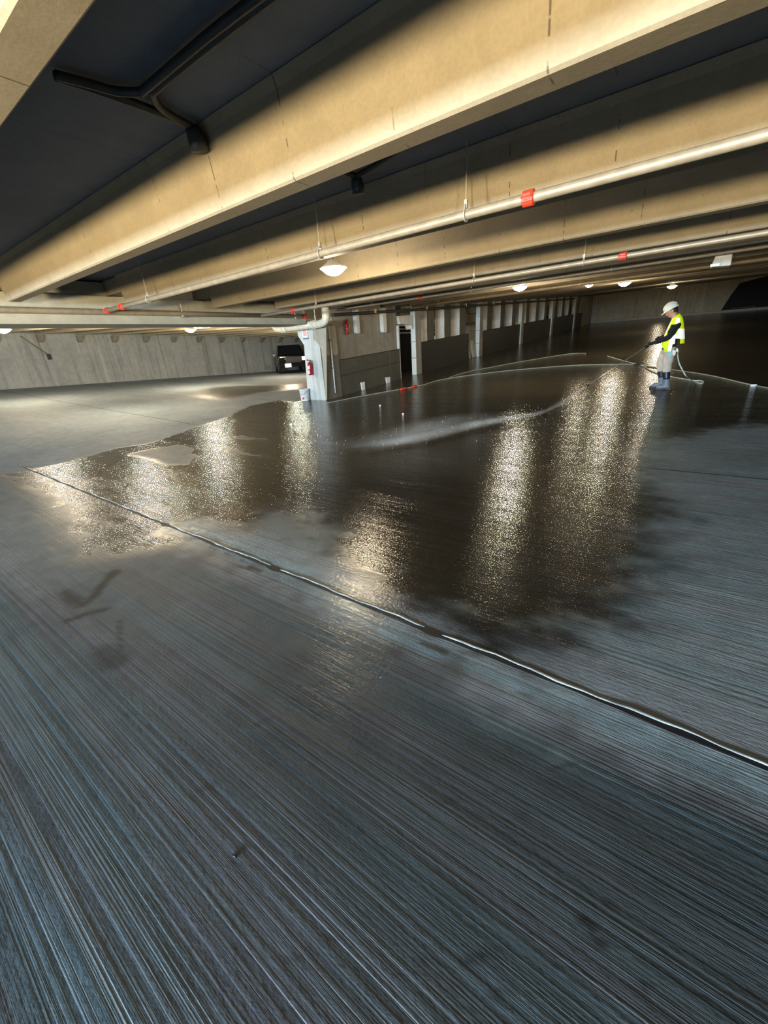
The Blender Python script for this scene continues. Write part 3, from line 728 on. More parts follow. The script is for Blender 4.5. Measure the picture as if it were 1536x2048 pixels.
# ------------------------------------------------------------------ pipes, lamps, hoses
def pipe_run(v, z0, z1, u0, u1, r, couplings, hangers, label, nm='sprinkler_pipe', clampw=1.0):
    t = thing(nm, label, 'pipe', ((u0+u1)/2, v, min(z0, z1)-r))
    P = lambda u: Vector((u, v, z0 + (z1-z0)*(u-u0)/(u1-u0)))
    n = 8
    mb = MB(); mb.tube([P(u0+(u1-u0)*k/n) for k in range(n+1)], r, 14); mb.build('pipe_tube', M['galv'], t, smooth=True)
    for u, w in couplings:
        c = MB(); c.tube([P(u-w), P(u-w*0.86), P(u-w*0.8), P(u+w*0.8), P(u+w*0.86), P(u+w)], [r*1.15, r*1.5, r*1.5, r*1.5, r*1.5, r*1.15], 14)
        for s in (-1, 1):
            q = P(u); c.box((q.x-w*0.6, q.y+s*r*1.4-0.012*clampw, q.z-r*0.55), (q.x+w*0.6, q.y+s*r*1.9+0.012, q.z+r*0.55))
            c.tube([(q.x-w*0.9, q.y+s*r*1.75, q.z), (q.x+w*0.9, q.y+s*r*1.75, q.z)], 0.007, 6)
        cp = c.build('pipe_coupling', M['red'], t); cp['label'] = 'red pipe coupling'
    for u in hangers:
        q = P(u); top = zc(u, v)
        h = MB(); h.tube([(q.x, q.y, q.z+r+0.05), (q.x, q.y, top+0.02)], 0.006, 8)
        h.tube([(q.x+(r+0.006)*math.sin(a)*0.0, q.y+(r+0.008)*math.sin(a), q.z+(r+0.008)*math.cos(a)+(0.03 if math.cos(a) > 0.9 else 0)) for a in [2*PI*k/16 for k in range(17)]], 0.008, 6)
        h.box((q.x-0.012, q.y-0.012, q.z+r+0.01), (q.x+0.012, q.y+0.012, q.z+r+0.07))
        h.build('pipe_hanger', M['rod'], t)
    return t
pipe_run(3.72, 2.445, 2.53, -8.895, 11.0, 0.036, [(on_y(1058, 386, 3.72).x, 0.045), (-8.25, 0.045), (-8.86, 0.03)], [on_y(640, 495, 3.72).x, on_y(932, 415, 3.72).x, on_y(297, 600, 3.72).x, 1.6], 'galvanised sprinkler pipe with the nearest red coupling, running before the third beam')
pipe_run(7.25, 2.42, 2.50, -8.895, 11.0, 0.034, [(on_y(1247, 506, 7.25).x, 0.05), (-7.75, 0.045)], [on_y(948, 555, 7.25).x, on_y(1168, 518, 7.25).x, -7.0], 'galvanised sprinkler pipe with a small distant red coupling, second from the camera')
pipe_run(10.1, 2.62, 2.66, -8.9, 11.0, 0.036, [(-6.0, 0.05)], [-7.6, -4.6, -1.6], 'thin sprinkler pipe low under the far beams, third from the camera')
pipe_run(14.05, 2.80, 2.84, -8.7, 11.0, 0.05, [], [-7.6, -3.0], 'thin grey pipe deep under the far beams, fourth from the camera')
# main along the girder
t = thing('main_pipe', 'grey main pipe running along the face of the left girder', 'pipe', (-8.95, 3, 2.37))
mb = MB(); mb.tube([(-8.965, -4, 2.43), (-8.965, 1, 2.43), (-8.965, 5, 2.43), (-8.965, 8.8, 2.43)], 0.05, 14); mb.build('pipe_tube', M['galv'], t, smooth=True)
for v in (0.5, 5.2, 8.4):
    mb = MB(); mb.box((-9.036, v-0.03, 2.36), (-8.90, v+0.03, 2.375)); mb.box((-9.036, v-0.03, 2.36), (-9.026, v+0.03, 2.55)); mb.tube([(-8.93, v, 2.37), (-8.93, v, 2.62)], 0.008, 6); mb.build('pipe_bracket', M['rod'], t)
mb = MB(); mb.tube([(-8.965, 8.72, 2.43), (-8.965, 8.81, 2.43)], 0.065, 14); cp = mb.build('pipe_coupling', M['red'], t); cp['label'] = 'red pipe coupling'
# dark pipe running up the ramp past the thin columns
t = thing('ramp_pipe', 'dark thin pipe climbing along the heads of the thin columns', 'pipe', (-8.8, 20, 2.3))
mb = MB(); mb.tube([(-8.86, v, zr(v)+2.36) for v in (9.9, 12, 14, 17, 20, 24, 28, 34, 40)], 0.045, 10); mb.build('pipe_tube', M['conduit'], t, smooth=True)
for v in (11.9, 15.3, 18.9, 22.2):
    mb = MB(); mb.tube([(-8.86, v, zr(v)+2.44), (-8.86, v, zr(v)+2.9)], 0.012, 6); mb.box((-8.92, v-0.04, zr(v)+2.34), (-8.80, v+0.04, zr(v)+2.46)); mb.build('pipe_hanger', M['rod'], t)

# cream drain pipe over the column head
VD = V0 - 0.26
dp = thing('drain_pipe', 'cream drain pipe bending along the head of the front column, its lower end cut open', 'pipe', (-9.9, VD, 2.1))
R = 0.098
A_ = [on_y(x, y, VD) for x, y in ((545, 648), (549, 653), (556, 658), (566, 658))]
B_ = [on_y(x, y, VD) for x, y in ((566, 658), (600, 653), (626, 649.5))]
C_ = [on_y(x, y, VD) for x, y in ((626, 649.5), (640, 647.5), (648, 643.5), (651.5, 637), (651, 628), (650.5, 620), (650, 615))]
mb = MB(); mb.tube(spline(A_, 5), R*0.98, 18); mb.build('open_bend', M['pvc'], dp, smooth=True)
mb = MB(); mb.tube(B_, R, 18); mb.build('pipe_run', M['pvc'], dp, smooth=True)
mb = MB(); mb.tube(spline(C_, 5), R*1.05, 18); mb.build('pipe_elbow', M['pvc'], dp, smooth=True)
for px, py in ((567, 658), (572, 657.3), (627, 649.3)):
    q = on_y(px, py, VD); d = (B_[2]-B_[0]).normalized()
    mb = MB(); mb.tube([q-d*0.05, q+d*0.05], R*1.18, 18); mb.build('pipe_collar', M['pvc'], dp, smooth=False)
for px in (603, 632):
    q = on_y(px, 652, VD) + Vector((0, 0, R)); mb = MB(); mb.tube([q, q+Vector((0, 0, 0.5))], 0.010, 6); mb.build('hanger_rod', M['rod'], dp)

# conduits under the first slab bay
def conduit(pts, label, box, r=0.022):
    t = thing('ceiling_conduit', label, 'conduit', pts[0][0])
    for pl in pts:
        mb = MB(); mb.tube(spline(pl, 8), r, 10); mb.build('conduit_tube', M['conduit'], t, smooth=True)
    mb = MB(); mb.tube([box, box+Vector((-0.01, 0.02, -0.03)), box+Vector((-0.015, 0.035, -0.07)), box+Vector((-0.015, 0.04, -0.12))], [0.04, 0.055, 0.06, 0.058], 12); mb.build('junction_elbow', M['conduit'], t, smooth=True)
    return t
ZC = 2.935
bx_ = on_z(383, 252, ZC)
conduit([[on_z(*p, ZC) for p in ((560, -40), (420, 68), (292, 176), (275, 184), (230, 182), (180, 168), (112, 150))],
         [on_z(*p, ZC) for p in ((600, -50), (440, 72), (318, 172), (306, 188), (318, 212), (345, 232), (383, 252))],
         [on_z(*p, ZC) for p in ((108, 152), (200, 182), (300, 218), (383, 252))]], 'dark electrical conduits meeting in a forked bend under the nearest ceiling slab', bx_)
b2_ = on_z(712, 352, ZC)
conduit([[on_z(*p, ZC) for p in ((600, 318), (660, 336), (712, 352))], [on_z(*p, ZC) for p in ((900, 230), (760, 325), (712, 352))]], 'short dark conduit bend under the slab between the second and third beams', b2_)
for px, py, lab in ((453, 248, 'tiny dark anchor bolt under the nearest ceiling slab, right of the forked conduit'), (929, 300, 'tiny dark anchor bolt under the slab between the second and third beams')):
    q = on_z(px, py, SL); mb = MB(); mb.lathe([(0.018, q.z-0.03), (0.02, q.z-0.02), (0.008, q.z-0.02), (0.008, q.z+0.01)], (q.x, q.y, 0), 8)
    tag(mb.build('anchor_bolt', M['conduit']), lab, 'bolt')

# hanging lamps
def make_lamp(p, label, r, zslab, power, group, bulb=0.6, name='hanging_lamp'):
    t = thing(name, label, 'lamp', (p.x, p.y, p.z), group)
    z = p.z
    mb = MB(); mb.lathe([(0.03, z+r*0.62), (0.07*r/0.2, z+r*0.55), (r*0.55, z+r*0.36), (r*1.0, z+r*0.08), (r*1.02, z+r*0.04), (r*0.96, z+r*0.05), (r*0.5, z+r*0.30)], (p.x, p.y, 0), 32); mb.build('lamp_shade', M['fix_white'], t, smooth=True)
    mb = MB(); mb.lathe([(r*0.90, z+r*0.06), (r*0.86, z-r*0.05), (r*0.62, z-r*0.25), (r*0.34, z-r*0.40), (0.01, z-r*0.45)], (p.x, p.y, 0), 24); mb.build('lamp_lens', M['lens'], t, smooth=True)
    mb = MB(); mb.tube([(p.x, p.y, z+r*0.6), (p.x, p.y, zslab)], 0.014, 8); mb.lathe([(0.05, zslab-0.04), (0.06, zslab)], (p.x, p.y, 0), 12); mb.build('lamp_stem', M['rod'], t)
    ld = D.lights.new('lamp_light', 'POINT'); ld.energy = power; ld.color = (1.0, 0.83, 0.58); ld.shadow_soft_size = r*0.55
    lo = D.objects.new('lamp_light', ld); COL.objects.link(lo); lo.parent = t; lo.location = (0, 0, -r*0.75)
    return t
GL = 'hanging lamps under the beams'
LP = [((667, 538), 4.78, 0.185, 130, 'nearest bright lamp hanging between the third and fourth beams'),
      ((1040, 575), 11.5, 0.19, 200, 'second bright lamp from the camera along the wet bay'),
      ((1178, 571), 16.95, 0.13, 60, 'small dim lamp between the second and fourth lamps of the wet bay'),
      ((1249, 567), 18.9, 0.22, 150, 'large bright lamp up and left of the hard hat of the worker'),
      ((1344, 573), 30.9, 0.26, 220, 'far lamp glowing just above the hard hat of the worker'),
      ((1331, 570), 44.7, 0.18, 60, 'tiny far lamp close by the lamp above the hard hat')]
for (px, v, r, pw, lab) in LP:
    p = on_y(px[0], px[1], v); make_lamp(p, lab, r, zc(p.x, v), pw, GL)
for (px, u_, r, pw, lab) in (((6, 660), -19.5, 0.24, 420, 'bright lamp at the left edge of the photo over the dry bay'),
                      ((381, 660), -18.1, 0.24, 420, 'bright lamp over the dry left bay before the long wall')):
    p = on_x(px[0], px[1], u_); make_lamp(p, lab, r, zc(p.x, p.y)+0.0, pw, GL)
p = Vector((-19.0, 17.0, 2.72)); make_lamp(p, 'lamp over the dry bay hidden behind the drain pipe', 0.18, zc(p.x, p.y), 380, GL)
p = Vector((-13.3, 5.3, 2.72)); make_lamp(p, 'lamp over the dry bay hidden behind the girder', 0.18, zc(p.x, p.y), 420, GL)
# lamp seen low through an opening of the pierced wall
p = on_x(1007, 669, -10.3); make_lamp(p, 'round lamp glowing low through an opening of the pierced wall', 0.24, p.z+1.2, 30, None, name='wall_lamp')
p = on_x(861, 672, -11.0); p2 = on_x(869, 674, -11.0)
mb = MB(); mb.box((-11.1, p.y, p2.z-0.12), (-11.0, p2.y+0.5, p2.z+0.06)); o = mb.build('lit_sign', M['plate']); tag(o, 'small bright panel seen through the first opening of the pierced wall', 'panel')

# grey box hung below the beams on the right
q = on_y(1443, 532, 10.4)
g = thing('hanging_box', 'pale grey tapered box hung from the far beams above the worker', 'box', q)
mb = MB(); w = 0.145
mb.hexa([(q.x-w*1.05, 10.3, q.z), (q.x+w*0.9, 10.3, q.z-0.02), (q.x+w*0.9, 10.62, q.z-0.02), (q.x-w*1.05, 10.62, q.z), (q.x-w*0.6, 10.34, q.z+0.33), (q.x+w*0.8, 10.34, q.z+0.31), (q.x+w*0.8, 10.6, q.z+0.31), (q.x-w*0.6, 10.6, q.z+0.33)])
mb.build('box_body', M['box_grey'], g, bevel=0.02)
mb = MB(); mb.box((q.x-w*1.15, 10.28, q.z-0.005), (q.x-w*0.2, 10.3, q.z+0.045)); mb.build('lower_lip', M['white'], g, bevel=0.006)
mb = MB(); mb.tube([(q.x, 10.45, q.z+0.3), (q.x, 10.45, zc(q.x, 10.45))], 0.02, 8); mb.build('hanger_rod', M['rod'], g)

# small vent on the left wall with its conduit
a = on_x(92, 708, -26.98); b_ = on_x(105, 719, -26.98)
wv = thing('wall_louver', 'small dark double louver high on the left wall', 'louver', (-26.97, (a.y+b_.y)/2, b_.z))
for k in range(2):
    y0 = a.y + (b_.y-a.y)*(0.5*k+0.04); y1 = y0 + (b_.y-a.y)*0.40
    mb = MB(); mb.box((-26.99, y0, b_.z), (-26.95, y1, a.z)); mb.build('louver_panel', M['conduit'], wv)
mb = MB(); mb.tube([on_x(40, 672, -26.93), on_x(94, 708, -26.93)], 0.025, 6); o = mb.build('wall_conduit', M['galv']); tag(o, 'thin pale slanting conduit up the left wall from the louver', 'conduit')

# hoses on the wet deck
def hose(pix, r, mat, label, extra=None, name='water_hose', first=None):
    pts = [on_floor(x, y, r) for x, y in pix]
    if first: pts = first + pts
    mb = MB(); mb.tube(spline(pts, 8), r, 8); t = thing(name, label, 'hose', pts[-1])
    mb.build('hose_tube', mat, t, smooth=True); return t
h1 = hose([(1600, 787), (1536, 776), (1490, 767), (1420, 751), (1355, 741), (1300, 733), (1275, 729), (1230, 729), (1144, 731), (1030, 740), (960, 748), (909, 755), (872, 762), (846, 770), (815, 776), (770, 784), (720, 793), (690, 799), (655, 806)], 0.016, M['hose_dim'], 'long pale hose snaking across the wet ramp to the foot of the front column')
for (x0, y0, x1, y1) in ((812, 776.5, 800, 779), (832, 772.5, 824, 774.5)):
    mb = MB(); mb.tube([on_floor(x0, y0, 0.02), on_floor(x1, y1, 0.02)], 0.045, 10); cp = mb.build('hose_coupling', M['red'], h1, smooth=True); cp['label'] = 'red hose coupling'
q = on_floor(1507, 771, 0.02); mb = MB(); mb.tube([q-Vector((0.05, 0, 0)), q+Vector((0.05, 0.0, 0))], 0.028, 10); mb.build('hose_joint', M['white'], h1)
h2 = hose([(1172, 707), (1138, 708), (1050, 722), (980, 735), (930, 745), (899, 755)], 0.016, M['hose_dim'], 'second dim hose curving up the ramp beside the long hose')
# loose grit and drops on the deck
q = on_floor(470, 1713)
mb = MB(); mb.ball((q.x, q.y, q.z+0.004), (0.009, 0.005, 0.005), 10, 6); mb.ball((q.x-0.006, q.y-0.003, q.z+0.004), (0.005, 0.004, 0.004), 8, 6)
tag(mb.build('debris_crumb', M['black'], smooth=True), 'tiny black crumb lying alone on the grooved floor near the camera', 'debris')
for px, py, lab in ((760, 812, 'tiny white chip on the wet floor below the nearer white plate'), (806, 829, 'tiny white chip on the wet floor midway between wall and spray'), (582, 850, 'tiny white pebble at the edge of the dry floor left of the column reflection')):
    q = on_floor(px, py); mb = MB(); mb.ball((q.x, q.y, q.z+0.015), (0.03, 0.02, 0.018), 8, 6)
    tag(mb.build('paint_chip', M['plate'], smooth=True), lab, 'chip')
# ------------------------------------------------------------------ parked black pickup in the left bay
vb = on_z(572, 741, zl(-24, 20)); 
C0 = Vector((-23.6, 19.6, 0)); q = on_y(590, 740, 19.6); C0 = Vector((q.x, 19.6, zl(q.x, 19.6)))
tr = thing('pickup_truck', 'black pickup truck parked by the left wall half behind the front column', 'truck', C0)
fw = Vector((0.80, -0.60, 0)).normalized(); sd = Vector((fw.y, -fw.x, 0)) * -1   # front direction and its left side
def TP(a, s, z): return C0 + fw*a + sd*s + Vector((0, 0, z))
def tbox(mb, a0, a1, s0, s1, z0, z1, tz=0.0, ts=0.0):
    mb.hexa([TP(a0, s0, z0), TP(a1, s0, z0), TP(a1, s1, z0), TP(a0, s1, z0), TP(a0, s0+ts, z1), TP(a1-tz, s0+ts, z1), TP(a1-tz, s1-ts, z1), TP(a0, s1-ts, z1)])
mb = MB(); tbox(mb, -5.2, -0.05, -0.98, 0.98, 0.42, 0.85); tbox(mb, -1.55, -0.05, -0.95, 0.95, 0.85, 1.15, 0.06, 0.06); tbox(mb, -5.2, -3.4, -0.97, 0.97, 0.85, 1.18); tbox(mb, -3.4, -1.5, -0.95, 0.95, 0.85, 1.15)
mb.build('truck_body', M['car_black'], tr, bevel=0.05)
mb = MB(); tbox(mb, -3.35, -1.5, -0.90, 0.90, 1.15, 1.82, 0.55, 0.14); mb.build('cab', M['car_black'], tr, bevel=0.06)
mb = MB(); mb.hexa([TP(-1.49, -0.80, 1.2), TP(-1.46, -0.80, 1.2), TP(-1.46, 0.80, 1.2), TP(-1.49, 0.80, 1.2), TP(-2.0, -0.68, 1.74), TP(-1.97, -0.68, 1.76), TP(-1.97, 0.68, 1.76), TP(-2.0, 0.68, 1.74)]); mb.build('windshield', M['car_glass'], tr)
mb = MB(); tbox(mb, -0.06, 0.02, -0.52, 0.52, 0.68, 1.06); mb.build('grille', M['black'], tr, bevel=0.02)
mb = MB()
for z in (0.74, 0.86, 0.98): tbox(mb, 0.0, 0.035, -0.50, 0.50, z, z+0.035)
mb.build('grille_bar', M['chrome'], tr)
for s in (-1, 1):
    a, b_ = sorted((s*0.56, s*0.92))
    mb = MB(); tbox(mb, -0.10, 0.03, a, b_, 0.80, 1.04); mb.build('headlamp', M['headlamp'] if s > 0 else M['car_glass'], tr, bevel=0.03)
    mb = MB(); tbox(mb, -0.05, 0.06, *sorted((s*0.62, s*0.80)), 0.50, 0.58); mb.build('fog_lamp', M['headlamp'], tr, bevel=0.02)
    mb = MB(); tbox(mb, -1.75, -1.60, *sorted((s*1.00, s*1.22)), 1.12, 1.32); mb.build('side_mirror', M['chrome'], tr, bevel=0.03)
    for a0 in (-0.95, -4.3):
        mb = MB(); mb.tube([TP(a0, s*0.76, 0.38), TP(a0, s*1.0, 0.38)], 0.38, 24); wh = mb.build('wheel', M['tyre'], tr)
        mb = MB(); mb.tube([TP(a0, s*0.99, 0.38), TP(a0, s*1.012, 0.38)], 0.22, 18); mb.build('wheel_hub', M['chrome'], wh)
mb = MB(); tbox(mb, -0.12, 0.10, -0.97, 0.97, 0.42, 0.62); mb.build('bumper', M['car_black'], tr, bevel=0.04)
mb = MB(); tbox(mb, 0.10, 0.13, -0.62, -0.20, 0.42, 0.66); mb.build('number_plate', M['plate'], tr)
# ------------------------------------------------------------------ worker washing the deck
VP = 11.49
def mp(cx, cy, dy=0.0): return on_y(1250 + cx/9.035, 580 + cy/9.035, VP + dy)
foot = on_floor(1331, 778); 
root_loc = Vector((foot.x, VP, zr(VP)))
pn = thing('person', 'worker in white hard hat and yellow reflective vest, head bowed, aiming a spray lance', 'person', root_loc)
def remesh(o, vox, sm=4):
    m = o.modifiers.new('remesh', 'REMESH'); m.mode = 'VOXEL'; m.voxel_size = vox; m.use_smooth_shade = True
    s = o.modifiers.new('smooth', 'SMOOTH'); s.iterations = sm; s.factor = 0.5
    return o
YV = Vector((0, 1, 0))
HF = (mp(690, 415) - mp(955, 270)).normalized(); HF.y = -0.10; HF.normalize()
HS = YV - HF*YV.dot(HF); HS.normalize(); HU = HS.cross(HF)
if HU.z < 0: HU = -HU
HM = Matrix((HF, HS, HU)).transposed()
HC0 = mp(842, 372)
def hp(a, s, u): return HC0 + HF*a + HS*s + HU*u
def ring(c, axis, d, w, n=20):
    axis = axis.normalized(); dd = YV.cross(axis).normalized()
    return [c + dd*(d*math.cos(2*PI*k/n)) + YV*(w*math.sin(2*PI*k/n)) for k in range(n)]
def torso(mb, g):
    T_ = [((775, 1140), .115, .150), ((785, 1070), .125, .170), ((830, 930), .115, .155), ((885, 760), .125, .178), ((915, 640), .118, .190), ((918, 570), .090, .150), ((905, 530), .062, .075)]
    C = [mp(*t[0]) for t in T_]; rg = []
    for i, t in enumerate(T_):
        ax = C[min(i+1, len(C)-1)] - C[max(i-1, 0)]
        rg.append(ring(C[i], ax, t[1]+g, t[2]+g))
    mb.rings(rg)
SH = {'near': (mp(925, 635, -.185), mp(790, 850, -.245), mp(560, 950, -.20)), 'far': (mp(890, 625, .185), mp(755, 830, .205), mp(635, 890, .06))}
NOZ = on_y(1173, 772, 10.8)
H1 = mp(405, 1012, -.14)                # near hand on the lance
LD = (NOZ - H1).normalized()
H2 = H1 - LD*0.235                      # far hand further up
LE = H1 - LD*0.34
HANDS = {'near': H1, 'far': H2}
def arm(mb, side, g):
    s, e, w_ = SH[side]
    mb.tube(spline([s + Vector((0, 0, .03)), s, s.lerp(e, .5), e, e.lerp(w_, .5), w_], 3), [.066+g]*2+[.086+g]*3+[.076+g]*3+[.056+g]*2+[.054+g]*2+[.046+g]*2+[.036+g]*2, 14)
def hand(mb, side, g):
    w_ = SH[side][2]; h = HANDS[side]
    d = (h - w_); L = d.length; d.normalize()
    out = d.cross(LD).normalized()      # back of the hand
    if out.z < 0: out = -out
    palm = h + out*0.030 - d*0.035
    mb.tube([w_, w_.lerp(palm, .5), palm], [.027+g, .030+g, .036+g], 12)
    acr = LD
    for k in range(4):                  # four fingers closing round the lance
        o = acr*(0.030 - 0.020*k); ln = (0.95, 1.05, 1.0, 0.8)[k]
        r = 0.0095 + g
        mb.tube([palm + o, h + o + out*0.030 + d*0.010*ln, h + o + d*0.032*ln + out*0.004, h + o + d*0.016*ln - out*0.024, h + o - d*0.010 - out*0.022*ln], [r*1.15, r*1.1, r, r*.95, r*.8], 8)
    r = 0.011 + g                       # thumb on the other side
    mb.tube([palm - d*0.01 + acr*0.028, h - d*0.030 + acr*0.050, h - d*0.020 + acr*0.066 - out*0.014, h - d*0.0 + acr*0.070 - out*0.022], [r*1.2, r*1.1, r, r*.8], 8)
LEG = {'near': [mp(800, 1120, -.095), mp(790, 1210, -.10), mp(768, 1320, -.11), mp(752, 1500, -.115), mp(748, 1700, -.12)], 'far': [mp(745, 1110, .095), mp(700, 1200, .10), mp(650, 1310, .105), mp(655, 1480, .11), mp(662, 1650, .12)]}
def flat(p): return Vector((p.x, p.y, zr(p.y)))
FEET = {'near': (mp(770, 1770, -.12), mp(590, 1785, -.135)), 'far': (mp(690, 1735, .12), mp(510, 1755, .115))}
def leg(mb, s, g, prof=(.098, .088, .068, .060, .045)):
    mb.tube(spline(LEG[s], 3), [x+g for i in range(4) for x in [prof[i]+(prof[i+1]-prof[i])*k/3 for k in range(3)]] + [prof[4]+g], 14)
# continuous body
mb = MB()
torso(mb, -0.012)
for s in ('near', 'far'):
    arm(mb, s, -0.012); hand(mb, s, 0.0); leg(mb, s, -0.015)
    h_, t_ = FEET[s]
    mb.tube([Vector((h_.x, h_.y, zr(h_.y)+.07)), Vector((t_.x, t_.y, zr(t_.y)+.05))], [.045, .035], 10)
mb.tube([mp(912, 560), mp(892, 500), hp(-.02, 0, -.05)], [.062, .056, .058], 14)
mb.ball(HC0, (.100, .077, .108), 20, 14, mat=HM)
mb.ball(hp(.035, 0, -.060), (.062, .058, .062), 16, 10, mat=HM)
mb.ball(hp(.062, 0, -.100), (.026, .028, .022), 12, 8, mat=HM)
mb.tube([hp(.092, 0, .000), hp(.112, 0, -.028), hp(.098, 0, -.046)], [.010, .017, .015], 8)
mb.ball(hp(.088, 0, -.070), (.012, .026, .007), 10, 6, mat=HM)
mb.ball(hp(.086, 0, -.083), (.011, .022, .007), 10, 6, mat=HM)
mb.tube([hp(.090, -.045, .022), hp(.099, 0, .020), hp(.090, .045, .022)], [.010, .012, .010], 8)
for s in (-1, 1):
    mb.ball(hp(-.008, s*.079, -.015), (.019, .010, .032), 10, 8, mat=HM)
body = mb.build('body', M['skin'], pn); remesh(body, 0.0075, 2)
for s in (-1, 1):
    e = MB(); e.ball(hp(.083, s*.032, -.006), (.012, .014, .010), 12, 8, mat=HM); e.build('eye', M['eye'], pn, smooth=True)
hb = MB(); hb.ball(hp(-.016, 0, .004), (.100, .082, .100), 18, 12, mat=HM); hb.ball(hp(-.060, 0, -.045), (.050, .066, .045), 14, 10, mat=HM)
hr = hb.build('hair', M['hair'], pn, smooth=True)
# sweater, trousers, gloves, boots
mb = MB(); torso(mb, 0.006)
for s in ('near', 'far'): arm(mb, s, 0.004)
mb.tube([mp(914, 575), mp(898, 520)], [.085, .070], 14)
sw = mb.build('sweater', M['sweater'], pn); remesh(sw, 0.011, 3)
for s in ('near', 'far'):
    mb = MB(); w_ = SH[s][2]; e_ = SH[s][1]; mb.tube([w_.lerp(e_, .12), w_], [.046, .040], 12); hand(mb, s, 0.004)
    g_ = mb.build('glove', M['sweater'], pn); remesh(g_, 0.006, 2)
mb = MB()
T_ = [((772, 1150), .122, .158), ((785, 1080), .134, .178), ((808, 1020), .126, .170)]
mb.rings([ring(mp(*t[0]), mp(808, 1020)-mp(772, 1150), t[1], t[2]) for t in T_])
for s in ('near', 'far'):
    L = LEG[s]
    cut = [L[0], L[1], L[2], L[2].lerp(L[3], .55), L[2].lerp(L[3], .92)]
    mb.tube(spline(cut, 3), [.108]*3+[.100]*3+[.086]*3+[.085]*3+[.074], 14)
tr_ = mb.build('trousers', M['trousers'], pn); remesh(tr_, 0.011, 3)
for s in ('near', 'far'):
    L = LEG[s]; h_, t_ = FEET[s]
    up = [L[2].lerp(L[3], .70), L[3], L[3].lerp(L[4], .55), L[4]]
    mb = MB(); mb.tube(spline(up[:3], 4), [.071, .073, .073, .072, .070, .069, .067, .066, .064], 16)
    bt = mb.build('boot_shaft', M['boot_dark'], pn, smooth=True)
    mb = MB()
    hz_ = Vector((h_.x, h_.y, zr(h_.y)+.075)); tz_ = Vector((t_.x, t_.y, zr(t_.y)+.055))
    mb.tube([up[2], L[4], Vector((L[4].x, L[4].y, zr(L[4].y)+.08))], [.070, .066, .066], 14)
    mb.tube([hz_ + (hz_-tz_).normalized()*.03, hz_, hz_.lerp(tz_, .55), tz_, tz_ + (tz_-hz_).normalized()*.04], [.045, .060, .058, .052, .028], 14)
    b2 = mb.build('boot', M['boot'], pn); remesh(b2, 0.009, 3)
    mb = MB(); dv_ = (t_-h_); dv_.z = 0; dv_.normalize(); sv = Vector((-dv_.y, dv_.x, 0))
    pr = [(-.085, .040), (-.06, .052), (.03, .048), (.10, .058), (dv_.dot(t_-h_)+.04, .050), (dv_.dot(t_-h_)+.075, .020)]
    bot = [h_ + dv_*a + sv*b for a, b in pr] + [h_ + dv_*a - sv*b for a, b in reversed(pr)]
    bot = [Vector((p.x, p.y, zr(p.y)+.002)) for p in bot]
    mb.prism(bot, lambda q: q, lambda q: q + Vector((0, 0, .032))); mb.build('boot_sole', M['sole'], b2)
# vest
LV = [((905, 478), (985, 425), .095), ((862, 520), (1040, 505), .185), ((820, 600), (1056, 600), .214), ((772, 700), (1064, 700), .222), ((735, 780), (1068, 800), .222), ((700, 860), (1070, 880), .218), ((674, 980), (1070, 962), .214), ((680, 1112), (1000, 1085), .212)]
NV = 36; rg = []
for f_, b_, w in LV:
    pf, pb = mp(*f_), mp(*b_); c = (pf+pb)/2; d = (pb-pf)/2
    rg.append([c + d*math.cos(2*PI*k/NV) + YV*(w*math.sin(2*PI*k/NV)) for k in range(NV)])
def ang(k): return (k + .5)/NV*360            # 0 back, 180 front, 270 towards the camera
def vskip(i, k):
    a = ang(k)
    if 172 < a < 188: return True                                   # open front
    if i == 6 and (a < 88 or a > 272): return True                  # short tail at the back
    if i in (5,) and (275 < a < 312 or 48 < a < 85): return True    # side slits
    return False
mb = MB(); mb.rings(rg, False, 0, vskip); vs = mb.build('vest', M['vest'], pn, smooth=True)
so = vs.modifiers.new('solid', 'SOLIDIFY'); so.thickness = 0.006; so.offset = 1
def band(test, g=0.010):
    mb = MB(); r2 = []
    for rr in rg:
        c = sum(rr, Vector())/NV; r2.append([p + (p-c).normalized()*g for p in rr])
    mb.rings(r2, False, 0, lambda i, k: vskip(i, k) or not test(i, ang(k)))
    return mb.build('reflective_band', M['reflective'], vs, smooth=True)
band(lambda i, a: i in (3, 4) and (a > 285 or a < 75))
band(lambda i, a: i in (4, 5) and (250 < a <= 287 or 75 <= a < 110))
band(lambda i, a: i in (1, 2, 3, 4) and (188 < a < 212 or 148 < a < 172))
band(lambda i, a: i in (5, 6) and (252 < a < 276 or 84 < a < 108))
band(lambda i, a: i == 1 and (255 < a < 305 or 55 < a < 105))
# hard hat
mb = MB(); n = 28; rgs = []
hc = HC0 + HU*0.030 - HF*0.004
for j in range(11):
    t = j/10*PI/2*0.985
    rgs.append([hc + HF*(.138*math.cos(t)*math.cos(2*PI*k/n)) + HS*(.118*math.cos(t)*math.sin(2*PI*k/n)) + HU*(.138*math.sin(t)) for k in range(n)])
mb.rings(rgs)
hh_ = mb.build('hard_hat', M['helmet'], pn, smooth=True)
mb = MB(); br = []
for s_, u in ((1.0, .012), (1.0, -.004), (1.08, -.008), (1.08, .000)):
    br.append([hc + HF*((.138*s_ + (.052 if s_ > 1 else 0)*max(0, math.cos(2*PI*k/n))**1.2)*math.cos(2*PI*k/n)) + HS*(.118*s_*math.sin(2*PI*k/n)) + HU*(u - .012*max(0, math.cos(2*PI*k/n))*(s_ > 1)) for k in range(n)])
mb.rings(br + [br[0]], False); mb.build('brim', M['helmet'], hh_, smooth=True)
mb = MB(); mb.tube([hc + HF*(.140*math.cos(t)) + HU*(.141*math.sin(t)) for t in [PI*k/16 for k in range(2, 15)]], .010, 8); mb.build('ridge', M['helmet'], hh_, smooth=True)
